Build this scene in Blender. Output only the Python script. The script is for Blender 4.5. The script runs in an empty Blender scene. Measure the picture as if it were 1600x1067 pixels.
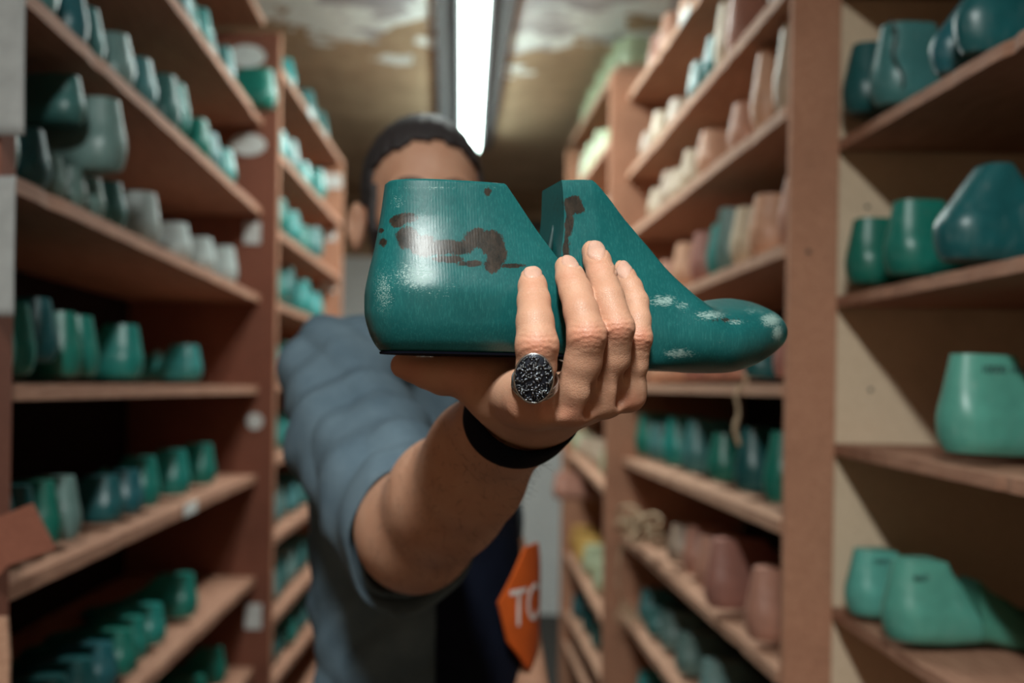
import bpy, bmesh, math, random
import numpy as np
from mathutils import Vector, Matrix
random.seed(7); np.random.seed(7)
PI = math.pi; R = math.radians
sc = bpy.context.scene
COL = sc.collection

# ------------------------------------------------------------ camera, world, exposure
F = 1555.56; VX, VY = 700.0, 605.0; CZ = 1.4; ROLL = R(-0.9)
cam_d = bpy.data.cameras.new('camera'); cam = bpy.data.objects.new('camera', cam_d); COL.objects.link(cam)
cam.location = (0, 0, CZ); cam.rotation_euler = (PI/2, ROLL, 0)
cam_d.sensor_width = 36; cam_d.lens = 35; cam_d.clip_start = .02
cam_d.shift_x = (800-VX)/1600; cam_d.shift_y = (VY-533.5)/1600
cam_d.dof.use_dof = True; cam_d.dof.focus_distance = .545; cam_d.dof.aperture_fstop = 4.4
sc.camera = cam
sc.view_settings.view_transform = 'Standard'; sc.view_settings.look = 'None'
sc.view_settings.gamma = 1; sc.view_settings.use_curve_mapping = False
sc.view_settings.exposure = 0.62
w = bpy.data.worlds.new('world'); sc.world = w; w.use_nodes = True
w.node_tree.nodes['Background'].inputs[0].default_value = (.08, .14, .34, 1)
w.node_tree.nodes['Background'].inputs[1].default_value = .035

CR, SR = math.cos(ROLL), math.sin(ROLL)
RIGHT = Vector((CR, 0, -SR)); UP = Vector((SR, 0, CR))
def P(px, py, Y):
    u = (px-VX)/F*Y; v = (VY-py)/F*Y
    q = RIGHT*u + UP*v
    return Vector((q.x, Y, q.z+CZ))
def ray(px, py):
    return P(px, py, 1.0) - Vector((0, 0, CZ))
def proj(V):                                  # numpy (n,3) -> px, py
    V = np.asarray(V); X = V[:, 0]; Z = V[:, 2]-CZ; Y = V[:, 1]
    u = (X*RIGHT.x + Z*RIGHT.z)/Y; v = (X*UP.x + Z*UP.z)/Y
    return VX+u*F, VY-v*F
def on_line(px, py, X0, Y0, m):               # ray with the vertical plane X = X0 + m (Y-Y0)
    d = ray(px, py); t = (X0-m*Y0)/(d.x-m*d.y)
    return Vector((0, 0, CZ)) + d*t

# ------------------------------------------------------------ materials
def newmat(name):
    m = bpy.data.materials.new(name); m.use_nodes = True
    nt = m.node_tree; b = nt.nodes['Principled BSDF']
    return m, nt, b
def N(nt, t, **kw):
    n = nt.nodes.new(t)
    for k, v in kw.items():
        if k.startswith('i_'): n.inputs[k[2:].replace('_', ' ')].default_value = v
        else: setattr(n, k, v)
    return n
def noise(nt, scale, detail=4, vec=None, rough=.6, dist=0.):
    n = N(nt, 'ShaderNodeTexNoise'); n.inputs['Scale'].default_value = scale; n.inputs['Detail'].default_value = detail
    n.inputs['Roughness'].default_value = rough; n.inputs['Distortion'].default_value = dist
    if vec is not None: nt.links.new(vec, n.inputs['Vector'])
    return n.outputs[0]
def coords(nt, kind='Object', scale=(1, 1, 1)):
    c = N(nt, 'ShaderNodeTexCoord'); mp = N(nt, 'ShaderNodeMapping'); mp.inputs['Scale'].default_value = scale
    nt.links.new(c.outputs[kind], mp.inputs[0]); return mp.outputs[0]
def ramp(nt, fac, stops):
    r = N(nt, 'ShaderNodeValToRGB'); e = r.color_ramp.elements
    while len(e) < len(stops): e.new(.5)
    for i, (p, c) in enumerate(stops):
        e[i].position = p; e[i].color = (c if len(c) == 4 else (*c, 1)) if not isinstance(c, (int, float)) else (c, c, c, 1)
    nt.links.new(fac, r.inputs[0]); return r.outputs[0]
def mix(nt, fac, a, b):
    m = N(nt, 'ShaderNodeMix', data_type='RGBA')
    for s, v in ((m.inputs[0], fac), (m.inputs[6], a), (m.inputs[7], b)):
        if isinstance(v, (tuple, float, int)):
            s.default_value = (*v, 1) if isinstance(v, tuple) and len(v) == 3 else v
        else: nt.links.new(v, s)
    return m.outputs[2]
def math_(nt, op, a, b=None, c=None):
    m = N(nt, 'ShaderNodeMath', operation=op)
    for i, v in enumerate((a, b, c)):
        if v is None: continue
        if isinstance(v, (int, float)): m.inputs[i].default_value = v
        else: nt.links.new(v, m.inputs[i])
    return m.outputs[0]
def bump(nt, b, h, strength=.3, dist=.001):
    n = N(nt, 'ShaderNodeBump'); n.inputs['Strength'].default_value = strength; n.inputs['Distance'].default_value = dist
    nt.links.new(h, n.inputs['Height']); nt.links.new(n.outputs[0], b.inputs['Normal']); return n
def L(nt, a, b): nt.links.new(a, b)

def plain(name, col, rough=.6, metal=0., spec=.5):
    m, nt, b = newmat(name); b.inputs['Base Color'].default_value = (*col, 1); b.inputs['Roughness'].default_value = rough
    b.inputs['Metallic'].default_value = metal; b.inputs['Specular IOR Level'].default_value = spec
    v = coords(nt); L(nt, mix(nt, ramp(nt, noise(nt, 40, 4, v), [(.3, 0), (.7, 1)]), tuple(c*.86 for c in col), tuple(min(1, c*1.1) for c in col)), b.inputs['Base Color'])
    return m
def wood(name, a, c, grain=(3, 1, 30), rough=.75):
    m, nt, b = newmat(name)
    v = coords(nt, 'Object', grain)
    f1 = noise(nt, 6, 6, v, .65, .5); v2 = coords(nt); f2 = noise(nt, 9, 5, v2, .7)
    base = mix(nt, ramp(nt, f1, [(.3, 0), (.7, 1)]), a, c)
    base = mix(nt, ramp(nt, f2, [(.62, 0), (.8, .5)]), base, tuple(x*.45 for x in a))
    L(nt, base, b.inputs['Base Color']); b.inputs['Roughness'].default_value = rough; b.inputs['Specular IOR Level'].default_value = .25
    bump(nt, b, f1, .4, .001); return m
def mdf(name, a, c):
    m, nt, b = newmat(name); v = coords(nt)
    f = noise(nt, 160, 6, v, .75); g = noise(nt, 7, 4, v)
    base = mix(nt, ramp(nt, f, [(.3, 0), (.7, 1)]), a, c)
    base = mix(nt, ramp(nt, g, [(.45, 0), (.75, .45)]), base, tuple(x*.62 for x in a))
    L(nt, base, b.inputs['Base Color']); b.inputs['Roughness'].default_value = .85; b.inputs['Specular IOR Level'].default_value = .2
    bump(nt, b, f, .25, .001); return m
def plastic(name, col, rough=.33, dust=.35):
    m, nt, b = newmat(name); v = coords(nt)
    oi = N(nt, 'ShaderNodeObjectInfo')
    f = noise(nt, 22, 6, v, .7); g = noise(nt, 90, 6, coords(nt, 'Object', (1, 1, .3)), .75)
    base = mix(nt, ramp(nt, f, [(.3, 0), (.75, 1)]), tuple(x*.78 for x in col), tuple(min(1, x*1.15) for x in col))
    dc = tuple(min(1, x*.5+.28) for x in col)
    base = mix(nt, math_(nt, 'MULTIPLY', ramp(nt, g, [(.55, 0), (.8, 1)]), dust), base, dc)
    hs = N(nt, 'ShaderNodeHueSaturation'); L(nt, base, hs.inputs['Color'])
    L(nt, math_(nt, 'MULTIPLY_ADD', oi.outputs['Random'], .5, .75), hs.inputs['Value'])
    L(nt, math_(nt, 'MULTIPLY_ADD', oi.outputs['Random'], .03, .485), hs.inputs['Hue'])
    L(nt, hs.outputs[0], b.inputs['Base Color'])
    L(nt, math_(nt, 'MULTIPLY_ADD', g, .25, rough-.1), b.inputs['Roughness'])
    bump(nt, b, g, .12, .0006); return m

M = {}
M['shelf'] = wood('shelf_board_wood', (.28, .125, .08), (.50, .27, .18), (30, 2.2, 30))
M['shelf_pale'] = wood('shelf_board_wood_pale', (.34, .17, .11), (.58, .34, .23), (30, 2.2, 30))
M['mdf'] = mdf('upright_fibreboard', (.38, .17, .105), (.56, .29, .185))
M['side'] = mdf('divider_panel', (.66, .50, .35), (.77, .60, .44))
M['redwood'] = mdf('divider_panel_red', (.20, .07, .045), (.28, .105, .068))
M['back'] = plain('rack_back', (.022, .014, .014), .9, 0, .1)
COLS = {
 'teal green': (.012, .19, .150), 'dark teal': (.012, .105, .115), 'grey-green': (.15, .25, .235),
 'dull blue-green': (.06, .20, .20), 'brownish pink': (.50, .24, .17), 'tan beige': (.52, .40, .29), 'pale green': (.46, .52, .34),
 'mint green': (.10, .35, .275), 'turquoise': (.035, .25, .23), 'yellow': (.75, .45, .12), 'pale grey': (.42, .48, .47)}
for k, c in COLS.items(): M[k] = plastic('last_plastic_'+k.replace(' ', '_').replace('-', '_'), c, .42 if 'brown' in k or 'tan' in k else .33, .5)
M['metal_dark'] = plain('dark_metal', (.03, .035, .045), .5, .5)
M['paper'] = plain('paper', (.30, .30, .295), .85)
M['label'] = plain('label_paper', (.70, .70, .68), .85)
M['ink'] = plain('ink', (.02, .03, .035), .7)
M['twine'] = plain('twine', (.50, .36, .24), .95, 0, .1)
M['black_rubber'] = plain('black_rubber', (.003, .004, .009), .8, 0, .08)
M['apron'] = plain('navy_cloth', (.005, .007, .016), .95, 0, .1)
M['orange'] = plain('orange_print', (.62, .10, .008), .7)
M['white_print'] = plain('white_print', (.75, .72, .70), .7)
M['trousers'] = plain('dark_trousers', (.02, .025, .04), .9, 0, .1)
M['leather'] = plain('dark_leather', (.03, .02, .015), .5)
M['steel'] = plain('ring_silver', (.55, .56, .58), .25, 1.)
M['steel_wire'] = plain('ring_wire_dark', (.16, .165, .18), .22, 1.)
M['steel_dark'] = plain('ring_blackened', (.015, .018, .028), .35, .6)
M['tray'] = plain('lamp_tray_grey', (.10, .088, .092), .7)
M['floor'] = plain('floor_concrete', (.05, .045, .04), .85)
M['eye'] = plain('eye_white', (.7, .68, .65), .2)
M['iris'] = plain('iris_brown', (.06, .03, .015), .2)

m, nt, b = newmat('fluorescent_tube'); b.inputs['Base Color'].default_value = (.9, .9, .9, 1)
b.inputs['Emission Color'].default_value = (.78, 1.0, .93, 1); b.inputs['Emission Strength'].default_value = 11.0; M['tube'] = m

m, nt, b = newmat('ceiling_plaster')                     # brown bare ceiling under peeling whitish plaster
v = coords(nt)
br = mix(nt, ramp(nt, noise(nt, 2.2, 6, v, .6), [(.3, 0), (.7, 1)]), (.34, .22, .13), (.55, .38, .24))
br = mix(nt, ramp(nt, noise(nt, 9, 5, v, .7, 1.), [(.5, 0), (.75, .5)]), br, (.20, .12, .07))
pl = mix(nt, ramp(nt, noise(nt, 3, 5, v), [(.35, 0), (.65, 1)]), (.36, .33, .36), (.62, .58, .58))
sx = N(nt, 'ShaderNodeSeparateXYZ'); L(nt, v, sx.inputs[0])
edge = math_(nt, 'SUBTRACT', math_(nt, 'MULTIPLY_ADD', noise(nt, 3.2, 4, v, .6), 2.2, 2.48), sx.outputs[1])
edge = math_(nt, 'ADD', edge, math_(nt, 'MULTIPLY', math_(nt, 'ABSOLUTE', math_(nt, 'SUBTRACT', sx.outputs[0], .05)), -.25))
mask = ramp(nt, edge, [(.0, 0), (.03, 1)])
white = ramp(nt, edge, [(.0, 1), (.42, 1), (.5, 0)])
pl = mix(nt, math_(nt, 'MULTIPLY', white, ramp(nt, noise(nt, 4.0, 3, v), [(.42, 0), (.48, 1)])), pl, (.86, .88, .86))
L(nt, mix(nt, mask, br, pl), b.inputs['Base Color']); b.inputs['Roughness'].default_value = .9
bump(nt, b, noise(nt, 12, 6, v), .5, .01); M['ceiling'] = m

m, nt, b = newmat('end_wall_boards')
v = coords(nt); wv = N(nt, 'ShaderNodeTexWave', wave_type='BANDS', bands_direction='Z'); wv.inputs['Scale'].default_value = 2.6
wv.inputs['Distortion'].default_value = .8; L(nt, v, wv.inputs[0])
c1 = mix(nt, wv.outputs[1], (.30, .18, .10), (.50, .32, .20))
L(nt, mix(nt, ramp(nt, noise(nt, 3, 5, v), [(.4, 0), (.8, .5)]), c1, (.12, .07, .04)), b.inputs['Base Color']); b.inputs['Roughness'].default_value = .9
M['wall_boards'] = m
M['white_wall'] = plain('white_paint', (.82, .83, .82), .8)

# shirt
m, nt, b = newmat('blue_grey_shirt'); v = coords(nt)
f = noise(nt, 900, 2, v); g = noise(nt, 14, 5, v)
L(nt, mix(nt, ramp(nt, g, [(.35, 0), (.7, 1)]), (.082, .122, .158), (.135, .190, .232)), b.inputs['Base Color'])
b.inputs['Roughness'].default_value = .95; b.inputs['Specular IOR Level'].default_value = .15
bump(nt, b, f, .3, .0005); M['shirt'] = m
# skin, with redness and nails painted from attributes (true colours of the skin)
m, nt, b = newmat('skin'); v = coords(nt)
at = N(nt, 'ShaderNodeAttribute', attribute_name='flush'); an = N(nt, 'ShaderNodeAttribute', attribute_name='nail')
g = noise(nt, 35, 5, v); f = noise(nt, 420, 3, v, .6)
base = mix(nt, ramp(nt, g, [(.3, 0), (.7, 1)]), (.52, .26, .165), (.60, .33, .22))
base = mix(nt, math_(nt, 'MULTIPLY', at.outputs['Fac'], .55), base, (.56, .17, .10))
base = mix(nt, math_(nt, 'MULTIPLY', an.outputs['Fac'], .7), base, (.62, .37, .29))
L(nt, base, b.inputs['Base Color'])
b.inputs['Subsurface Weight'].default_value = .12; b.inputs['Subsurface Radius'].default_value = (1., .35, .2); b.inputs['Subsurface Scale'].default_value = .006
L(nt, math_(nt, 'MULTIPLY_ADD', an.outputs['Fac'], -.12, .50), b.inputs['Roughness'])
vw = N(nt, 'ShaderNodeTexVoronoi', feature='DISTANCE_TO_EDGE'); vw.inputs['Scale'].default_value = 700; L(nt, v, vw.inputs['Vector'])
hh = math_(nt, 'ADD', math_(nt, 'MULTIPLY', f, .6), math_(nt, 'MULTIPLY', ramp(nt, vw.outputs[0], [(0., 0), (.12, 1)]), .3))
bump(nt, b, hh, .38, .0007); M['skin'] = m
m, nt, b = newmat('hair'); v = coords(nt, 'Object', (1, 1, .3)); f = noise(nt, 500, 3, v)
L(nt, mix(nt, f, (.010, .008, .010), (.05, .04, .04)), b.inputs['Base Color']); b.inputs['Roughness'].default_value = .6
bump(nt, b, f, .8, .002); M['hair'] = m

# held last: teal plastic, brown stain, pale scuffs and a painted heel highlight from attributes
m, nt, b = newmat('held_last_plastic'); v = coords(nt)
st = N(nt, 'ShaderNodeAttribute', attribute_name='stain'); sf = N(nt, 'ShaderNodeAttribute', attribute_name='scuff_highlight')
n1 = noise(nt, 190, 8, coords(nt, 'Object', (1, 1, .6)), .82); n2 = noise(nt, 1500, 3, coords(nt, 'Object', (.25, 1, 1)), .7); n3 = noise(nt, 30, 4, v)
n4 = noise(nt, 1100, 3, coords(nt, 'Object', (1, 1, .12)), .7)
base = mix(nt, ramp(nt, n3, [(.3, 0), (.75, 1)]), (.004, .076, .078), (.009, .108, .108))
base = mix(nt, math_(nt, 'MULTIPLY', ramp(nt, n4, [(.5, 0), (.75, 1)]), .25), base, (.06, .30, .27))
sm = ramp(nt, math_(nt, 'ADD', st.outputs['Fac'], math_(nt, 'ADD', math_(nt, 'MULTIPLY_ADD', n1, 1.25, -.62), math_(nt, 'MULTIPLY_ADD', n4, .5, -.25))), [(.24, 0), (.36, .97)])
base = mix(nt, sm, base, mix(nt, ramp(nt, n1, [(.35, 0), (.65, 1)]), (.007, .006, .005), (.040, .022, .013)))
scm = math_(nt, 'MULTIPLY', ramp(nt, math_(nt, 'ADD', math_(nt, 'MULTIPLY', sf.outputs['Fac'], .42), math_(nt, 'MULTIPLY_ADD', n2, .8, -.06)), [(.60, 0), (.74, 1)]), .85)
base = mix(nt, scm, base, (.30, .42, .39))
L(nt, base, b.inputs['Base Color'])
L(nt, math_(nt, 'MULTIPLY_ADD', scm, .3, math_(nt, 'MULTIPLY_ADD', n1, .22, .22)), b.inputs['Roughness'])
wv = N(nt, 'ShaderNodeTexWave', wave_type='BANDS', bands_direction='X'); wv.inputs['Scale'].default_value = 190; wv.inputs['Distortion'].default_value = 1.2
wv.inputs['Detail'].default_value = 3; L(nt, v, wv.inputs[0])
bump(nt, b, math_(nt, 'ADD', math_(nt, 'MULTIPLY', math_(nt, 'MULTIPLY', wv.outputs[1], ramp(nt, n3, [(.42, 0), (.62, 1)])), .12), math_(nt, 'MULTIPLY', n1, .45)), .32, .0007)
M['held'] = m
M['held_dark'] = plain('dark_teal_slot', (.003, .03, .03), .6)

# ------------------------------------------------------------ object helpers
def thing(name, label, cat, loc=(0, 0, 0), rz=0, group=None):
    o = bpy.data.objects.new(name, None); COL.objects.link(o); o.location = loc; o.rotation_euler = (0, 0, rz)
    o.empty_display_size = .05; tag(o, label, cat, group); return o
def tag(o, label, cat, group=None, kind=None):
    o['label'] = label; o['category'] = cat
    if group: o['group'] = group
    if kind: o['kind'] = kind
    return o
def meshdata(name, V, Fs, mat=None, smooth=True):
    me = bpy.data.meshes.new(name)
    me.from_pydata([tuple(map(float, p)) for p in V], [], [tuple(int(i) for i in f) for f in Fs])
    if mat is not None: me.materials.append(mat)
    if smooth: me.polygons.foreach_set('use_smooth', [True]*len(me.polygons))
    me.update(); return me
def link(name, me, parent=None):
    o = bpy.data.objects.new(name, me); COL.objects.link(o)
    if parent is not None: o.parent = parent
    return o
def obj(name, V, Fs, mat, parent=None, smooth=True, world=False):
    if world and parent is not None:
        inv = parent_matrix(parent).inverted(); V = [inv @ Vector(p) for p in V]
    return link(name, meshdata(name, V, Fs, mat, smooth), parent)
def parent_matrix(o):
    m_ = Matrix.LocRotScale(o.location, o.rotation_euler, o.scale)
    return parent_matrix(o.parent) @ m_ if o.parent else m_
def hexa(c8):      # 8 corners bottom ring 0-3, top ring 4-7
    return list(c8), [(3, 2, 1, 0), (4, 5, 6, 7), (0, 1, 5, 4), (1, 2, 6, 5), (2, 3, 7, 6), (3, 0, 4, 7)]
def box(x0, x1, y0, y1, z0, z1):
    return hexa([(x0, y0, z0), (x1, y0, z0), (x1, y1, z0), (x0, y1, z0), (x0, y0, z1), (x1, y0, z1), (x1, y1, z1), (x0, y1, z1)])
def bevel_obj(o, w_=.0015, seg=2):
    bm = bmesh.new(); bm.from_mesh(o.data); bmesh.ops.bevel(bm, geom=bm.edges[:], offset=w_, segments=seg, affect='EDGES', profile=.6)
    bmesh.ops.recalc_face_normals(bm, faces=bm.faces[:]); bm.to_mesh(o.data); bm.free(); return o
def tube(pts, r, n=8, closed=False):
    V = []; Fs = []; pts = [Vector(p) for p in pts]; k = len(pts)
    rr = r if isinstance(r, (list, tuple)) else [r]*k
    prev = None
    for i, p in enumerate(pts):
        a = pts[(i-1) % k] if (closed or i > 0) else p; c = pts[(i+1) % k] if (closed or i < k-1) else p
        t = (c-a).normalized()
        if prev is None:
            prev = t.orthogonal().normalized()
        u = (prev - t*prev.dot(t)).normalized(); prev = u; v_ = t.cross(u)
        for j in range(n):
            an_ = 2*PI*j/n; V.append(p + (u*math.cos(an_)+v_*math.sin(an_))*rr[i])
    for i in range(k if closed else k-1):
        for j in range(n):
            a = i*n+j; b_ = i*n+(j+1) % n; i2 = ((i+1) % k)*n
            Fs.append((a, b_, i2+(j+1) % n, i2+j))
    if not closed: Fs += [tuple(range(n))[::-1], tuple(range((k-1)*n, k*n))]
    return V, Fs
def join_geo(parts):
    V = []; Fs = []
    for v_, f_ in parts:
        k = len(V); V += list(v_); Fs += [tuple(i+k for i in f) for f in f_]
    return V, Fs
def structure(name, V, Fs, mat):
    o = obj(name, V, Fs, mat, smooth=False); o['kind'] = 'structure'; return o

# ------------------------------------------------------------ the room
CEIL = CZ+1.2; WY = 6.2
structure('floor', *box(-2.0, 2.0, -1.6, WY, -.05, 0), M['floor'])
structure('ceiling', *box(-2.0, 2.0, -1.6, WY, CEIL, CEIL+.05), M['ceiling'])
structure('wall_end', *box(-2.0, 2.0, WY, WY+.06, 0, CEIL), M['wall_boards'])
structure('wall_left', *box(-2.06, -2.0, -1.6, WY, 0, CEIL), M['wall_boards'])
structure('wall_right', *box(2.0, 2.06, -1.6, WY, 0, CEIL), M['wall_boards'])
structure('wall_rear', *box(-2.0, 2.0, -1.66, -1.6, 0, CEIL), M['wall_boards'])
structure('wall_end_white_dado', *box(-1.2, 1.2, WY-.03, WY-.001, 0, CZ+.80), M['white_wall'])
structure('trim_1', *box(-.9, 1.0, WY-.05, WY-.031, CZ+.98, CZ+1.02), M['metal_dark'])
structure('trim_2', *box(-.06, .19, 1.2, 4.95, CEIL-.02, CEIL-.0005), M['tray'])

def batten(x, y0, y1, label, power, rz=0, tube_k=1.):
    t = thing('fluorescent_lamp', label, 'lamp', (x, (y0+y1)/2, CEIL-.02), rz)
    h = (y1-y0)/2
    o = obj('tray', *box(-.055, .055, -h-.02, h+.02, -.035, 0), M['tray'], t, False); bevel_obj(o, .004)
    # diffuser tube, rounded ends
    pts = []; rr = []
    for i in range(13):
        a = i/12*PI/2; pts.append((0, -h+.04*(1-math.sin(a)), -.062)); rr.append(max(.002, .043*math.sin(a)**.5 if a > 0 else .002))
    pts = [(0, -h + .04*(1-math.cos(i/10*PI/2)), -.055) for i in range(11)] + [(0, h - .04*(1-math.cos(i/10*PI/2)), -.055) for i in range(10, -1, -1)]
    rr = [max(.003, .040*math.sin(i/10*PI/2)) for i in range(11)] + [max(.003, .040*math.sin(i/10*PI/2)) for i in range(10, -1, -1)]
    obj('tube', *tube(pts, rr, 16), M['tube'], t)
    ld = bpy.data.lights.new('lamp_light', 'AREA'); ld.shape = 'RECTANGLE'; ld.size = .09; ld.size_y = 2*h; ld.energy = power
    ld.color = (.95, 1., .96); lo = bpy.data.objects.new('lamp_light', ld); COL.objects.link(lo); lo.parent = t; lo.location = (0, 0, -.105)
    return t
la = P(735, 232, 4.66); lb = P(742, 0, 2.93); lsl = (lb.x-la.x)/(lb.y-la.y)
batten(la.x+lsl*(3.35-la.y), 2.02, 4.68, 'bright white fluorescent batten lamp on the ceiling above and behind the man', 21, -math.atan(lsl))
batten(-.15, -.85, -.10, 'short fluorescent batten lamp on the ceiling above the photographer', 31, 0, .55)

# ------------------------------------------------------------ shoe lasts
def sm(a, b_, t):
    t = min(1, max(0, (t-a)/(b_-a))); return t*t*(3-2*t)
def interp(xs, ys, x): return float(np.interp(x, xs, ys))
def pch(xs, ys, x):
    """monotone cubic interpolation"""
    n = len(xs)
    if x <= xs[0]: return float(ys[0])
    if x >= xs[-1]: return float(ys[-1])
    h = [xs[i+1]-xs[i] for i in range(n-1)]; d = [(ys[i+1]-ys[i])/h[i] for i in range(n-1)]
    m_ = [d[0]] + [0 if d[i-1]*d[i] <= 0 else 2*d[i-1]*d[i]/(d[i-1]+d[i]) for i in range(1, n-1)] + [d[-1]]
    i = 0
    while x > xs[i+1]: i += 1
    t = (x-xs[i])/h[i]
    return float((2*t**3-3*t*t+1)*ys[i]+(t**3-2*t*t+t)*h[i]*m_[i]+(-2*t**3+3*t*t)*ys[i+1]+(t**3-t*t)*h[i]*m_[i+1])
def last_geo(Lh=.25, H=.105, W=.078, plateau=.34, toeH=.032, cone=.5, heel_lift=.012, xa=0., xb=1., nx=34, nv=16, toe_round=.14, lean=.010):
    """Heel at x=0, toe at x=L, sole at z=0. xa..xb cuts a piece out (closed by caps)."""
    V = []; Fs = []
    us = [xa + (xb-xa)*.5*(1-math.cos(PI*i/(nx-1))) for i in range(nx)]
    ring = 2*nv
    for u in us:
        # plan half width
        if u < .16: pw = max(0, 1-((.16-u)/.16)**2.4)**.5*.78
        else: pw = pch([.16, .30, .45, .66, .78, .90, 1.0], [.78, .76, .74, 1.0, .98, .80, .50], u)
        if u > 1-toe_round: pw *= math.sqrt(max(0, 1-((u-1+toe_round)/toe_round)**2))
        pw = max(pw, .02)
        zt = interp([0, .02, plateau, plateau+.16, .66, .80, .93, 1.0], [H*.985, H, H*.985, H*.66, toeH*1.45, toeH*1.12, toeH*.95, toeH*.55], u)
        zb = interp([0, .25, .45, .66, .85, 1.0], [heel_lift, heel_lift*.8, heel_lift*.9, 0, .003, .012], u)
        h = zt-zb
        coneness = 1-sm(.45, .75, u)
        row = []
        for k in range(nv):
            v_ = k/(nv-1)
            a = pch([0, .06, .18, .34, .6, 1.0], [.74, .90, .99, 1.0, .80, cone], v_)
            bb = pch([0, .08, .25, .5, .8, 1.0], [.80, .96, 1.0, .90, .60, .10], v_)
            hw = W/2*pw*(a*coneness+bb*(1-coneness))
            back = (1-u)**3*( pch([0, .1, .32, .7, 1.0], [.008, .003, 0, lean*.5, lean], v_))   # heel curve
            row.append((u*Lh + back, hw, zb + h*v_))
        for x, y, z in row: V.append((x, y + .006*math.sin(u*PI)*0, z))
        for x, y, z in reversed(row): V.append((x, -y, z))
    for i in range(nx-1):
        for j in range(ring):
            a = i*ring+j; b_ = i*ring+(j+1) % ring
            Fs.append((a, b_, b_+ring, a+ring))
    Fs.append(tuple(range(ring))[::-1]); Fs.append(tuple(range((nx-1)*ring, nx*ring)))
    bend = .010*W/.078
    V = [(x, y + bend*math.sin(min(1, max(0, (x/Lh-.3)/.7))*PI*.5)**2, z) for x, y, z in V]
    return V, Fs
VAR = {'low':  dict(Lh=.235, H=.088, W=.074, plateau=.34, cone=.62),
       'mid':  dict(Lh=.25, H=.105, W=.080, plateau=.31, cone=.60),
       'high': dict(Lh=.24, H=.118, W=.070, plateau=.27, cone=.55, heel_lift=.03),
       'narrow': dict(Lh=.23, H=.100, W=.066, plateau=.24, cone=.55, heel_lift=.02),
       'slant': dict(Lh=.27, H=.112, W=.082, plateau=.50, cone=.58, lean=.045),
 'boot': dict(Lh=.22, H=.150, W=.066, plateau=.20, cone=.62)}
cache = {}
def last_mesh(var, col, piece='whole', nx=30):
    k = (var, col, piece)
    if k in cache: return cache[k]
    kw = dict(VAR[var])
    if piece == 'heel': kw.update(xb=.405)
    if piece == 'fore': kw.update(xa=.412)
    V, Fs = last_geo(nx=nx, **kw)
    if piece == 'heel':   # the slanted saw cut between the two halves
        Lh, H = kw['Lh'], kw['H']
        V = [(x + max(0, x/Lh-.25)/.155*(-(max(0, z/H-.35))*.22*Lh), y, z) for x, y, z in V]
    me = meshdata('last_'+piece, V, Fs, M[col])
    try:
        bm = bmesh.new(); bm.from_mesh(me)
        for e in bm.edges:
            if len(e.link_faces) == 2 and e.calc_face_angle(0) > R(38): e.smooth = False
        bm.to_mesh(me); bm.free()
    except Exception: pass
    cache[k] = me; return me

ORD = ['first', 'second', 'third', 'fourth', 'fifth', 'sixth', 'seventh', 'eighth', 'ninth', 'tenth', 'eleventh', 'twelfth']
class Rack: pass
def make_rack(label, side, X0, Y0, slope, px_near, px_far, lines, depth, board=.02, lift_far=0, mat='shelf', back=True, extra=()):
    """side -1 left / +1 right. lines = image lines of the shelves' top front edges."""
    rk = Rack(); rk.side = side; rk.X0, rk.Y0, rk.m = X0, Y0, slope; rk.depth = depth
    t = thing('shelf_rack', label, 'shelving rack', (X0, Y0, 0)); rk.root = t
    nrm = Vector((1, -slope, 0)).normalized()*side                 # into the rack
    rk.nrm = nrm; rk.shelves = []
    for (xa, ya, xb, yb) in lines:
        def yat(px): return ya + (yb-ya)/(xb-xa)*(px-xa)
        a_ = on_line(px_near, yat(px_near), X0, Y0, slope); b__ = on_line(px_far, yat(px_far), X0, Y0, slope)
        ya_ = on_line(px_near, VY, X0, Y0, slope).y; yb_ = on_line(px_far, VY, X0, Y0, slope).y
        A = a_.lerp(b__, (ya_-a_.y)/(b__.y-a_.y)); B = a_.lerp(b__, (yb_-a_.y)/(b__.y-a_.y))
        zA, zB = A.z, B.z
        ym = (zA+zB)/2; zA, zB = ym+(zA-ym)*.8, ym+(zB-ym)*.8
        A.z, B.z = zA, zB
        rk.shelves.append((A, B))
    for A, B in rk.shelves + [(Vector((rk.shelves[0][0].x, rk.shelves[0][0].y, z)), Vector((rk.shelves[0][1].x, rk.shelves[0][1].y, z))) for z in extra]:
        # front edge with a little wear: subdivided strip
        n = 40; V = []; Fs = []
        for i in range(n+1):
            p = A.lerp(B, i/n); e = nrm*(random.uniform(-.0006, .0012) + (.004 if random.random() < .05 else 0)); bk = nrm*depth
            for q in (p+e, p+bk, p+bk-Vector((0, 0, board)), p+e-Vector((0, 0, board))): V.append(q)
        for i in range(n):
            for j in range(4):
                a = i*4+j; b_ = i*4+(j+1) % 4; Fs.append((a, b_, b_+4, a+4))
        Fs += [(0, 3, 2, 1), (n*4, n*4+1, n*4+2, n*4+3)]
        o = obj('shelf', V, Fs, M[mat], t, False, world=True)
    A, B = rk.shelves[0]
    top = max(max(a.z, b_.z) for a, b_ in rk.shelves)
    top = min(CEIL-.03, top+.0)
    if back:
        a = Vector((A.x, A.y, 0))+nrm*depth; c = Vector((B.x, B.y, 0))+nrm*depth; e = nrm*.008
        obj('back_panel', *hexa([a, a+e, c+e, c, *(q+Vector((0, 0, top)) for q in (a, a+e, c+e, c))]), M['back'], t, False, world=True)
    rk.top = top
    return rk
def board_part(name, rk, x0, x1, y0, y1, z0, z1, mat):
    o = obj(name, *box(x0, x1, y0, y1, z0, z1), mat, rk.root, False, world=True); bevel_obj(o, .0015); return o

kL, kR = .52, .52
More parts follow.
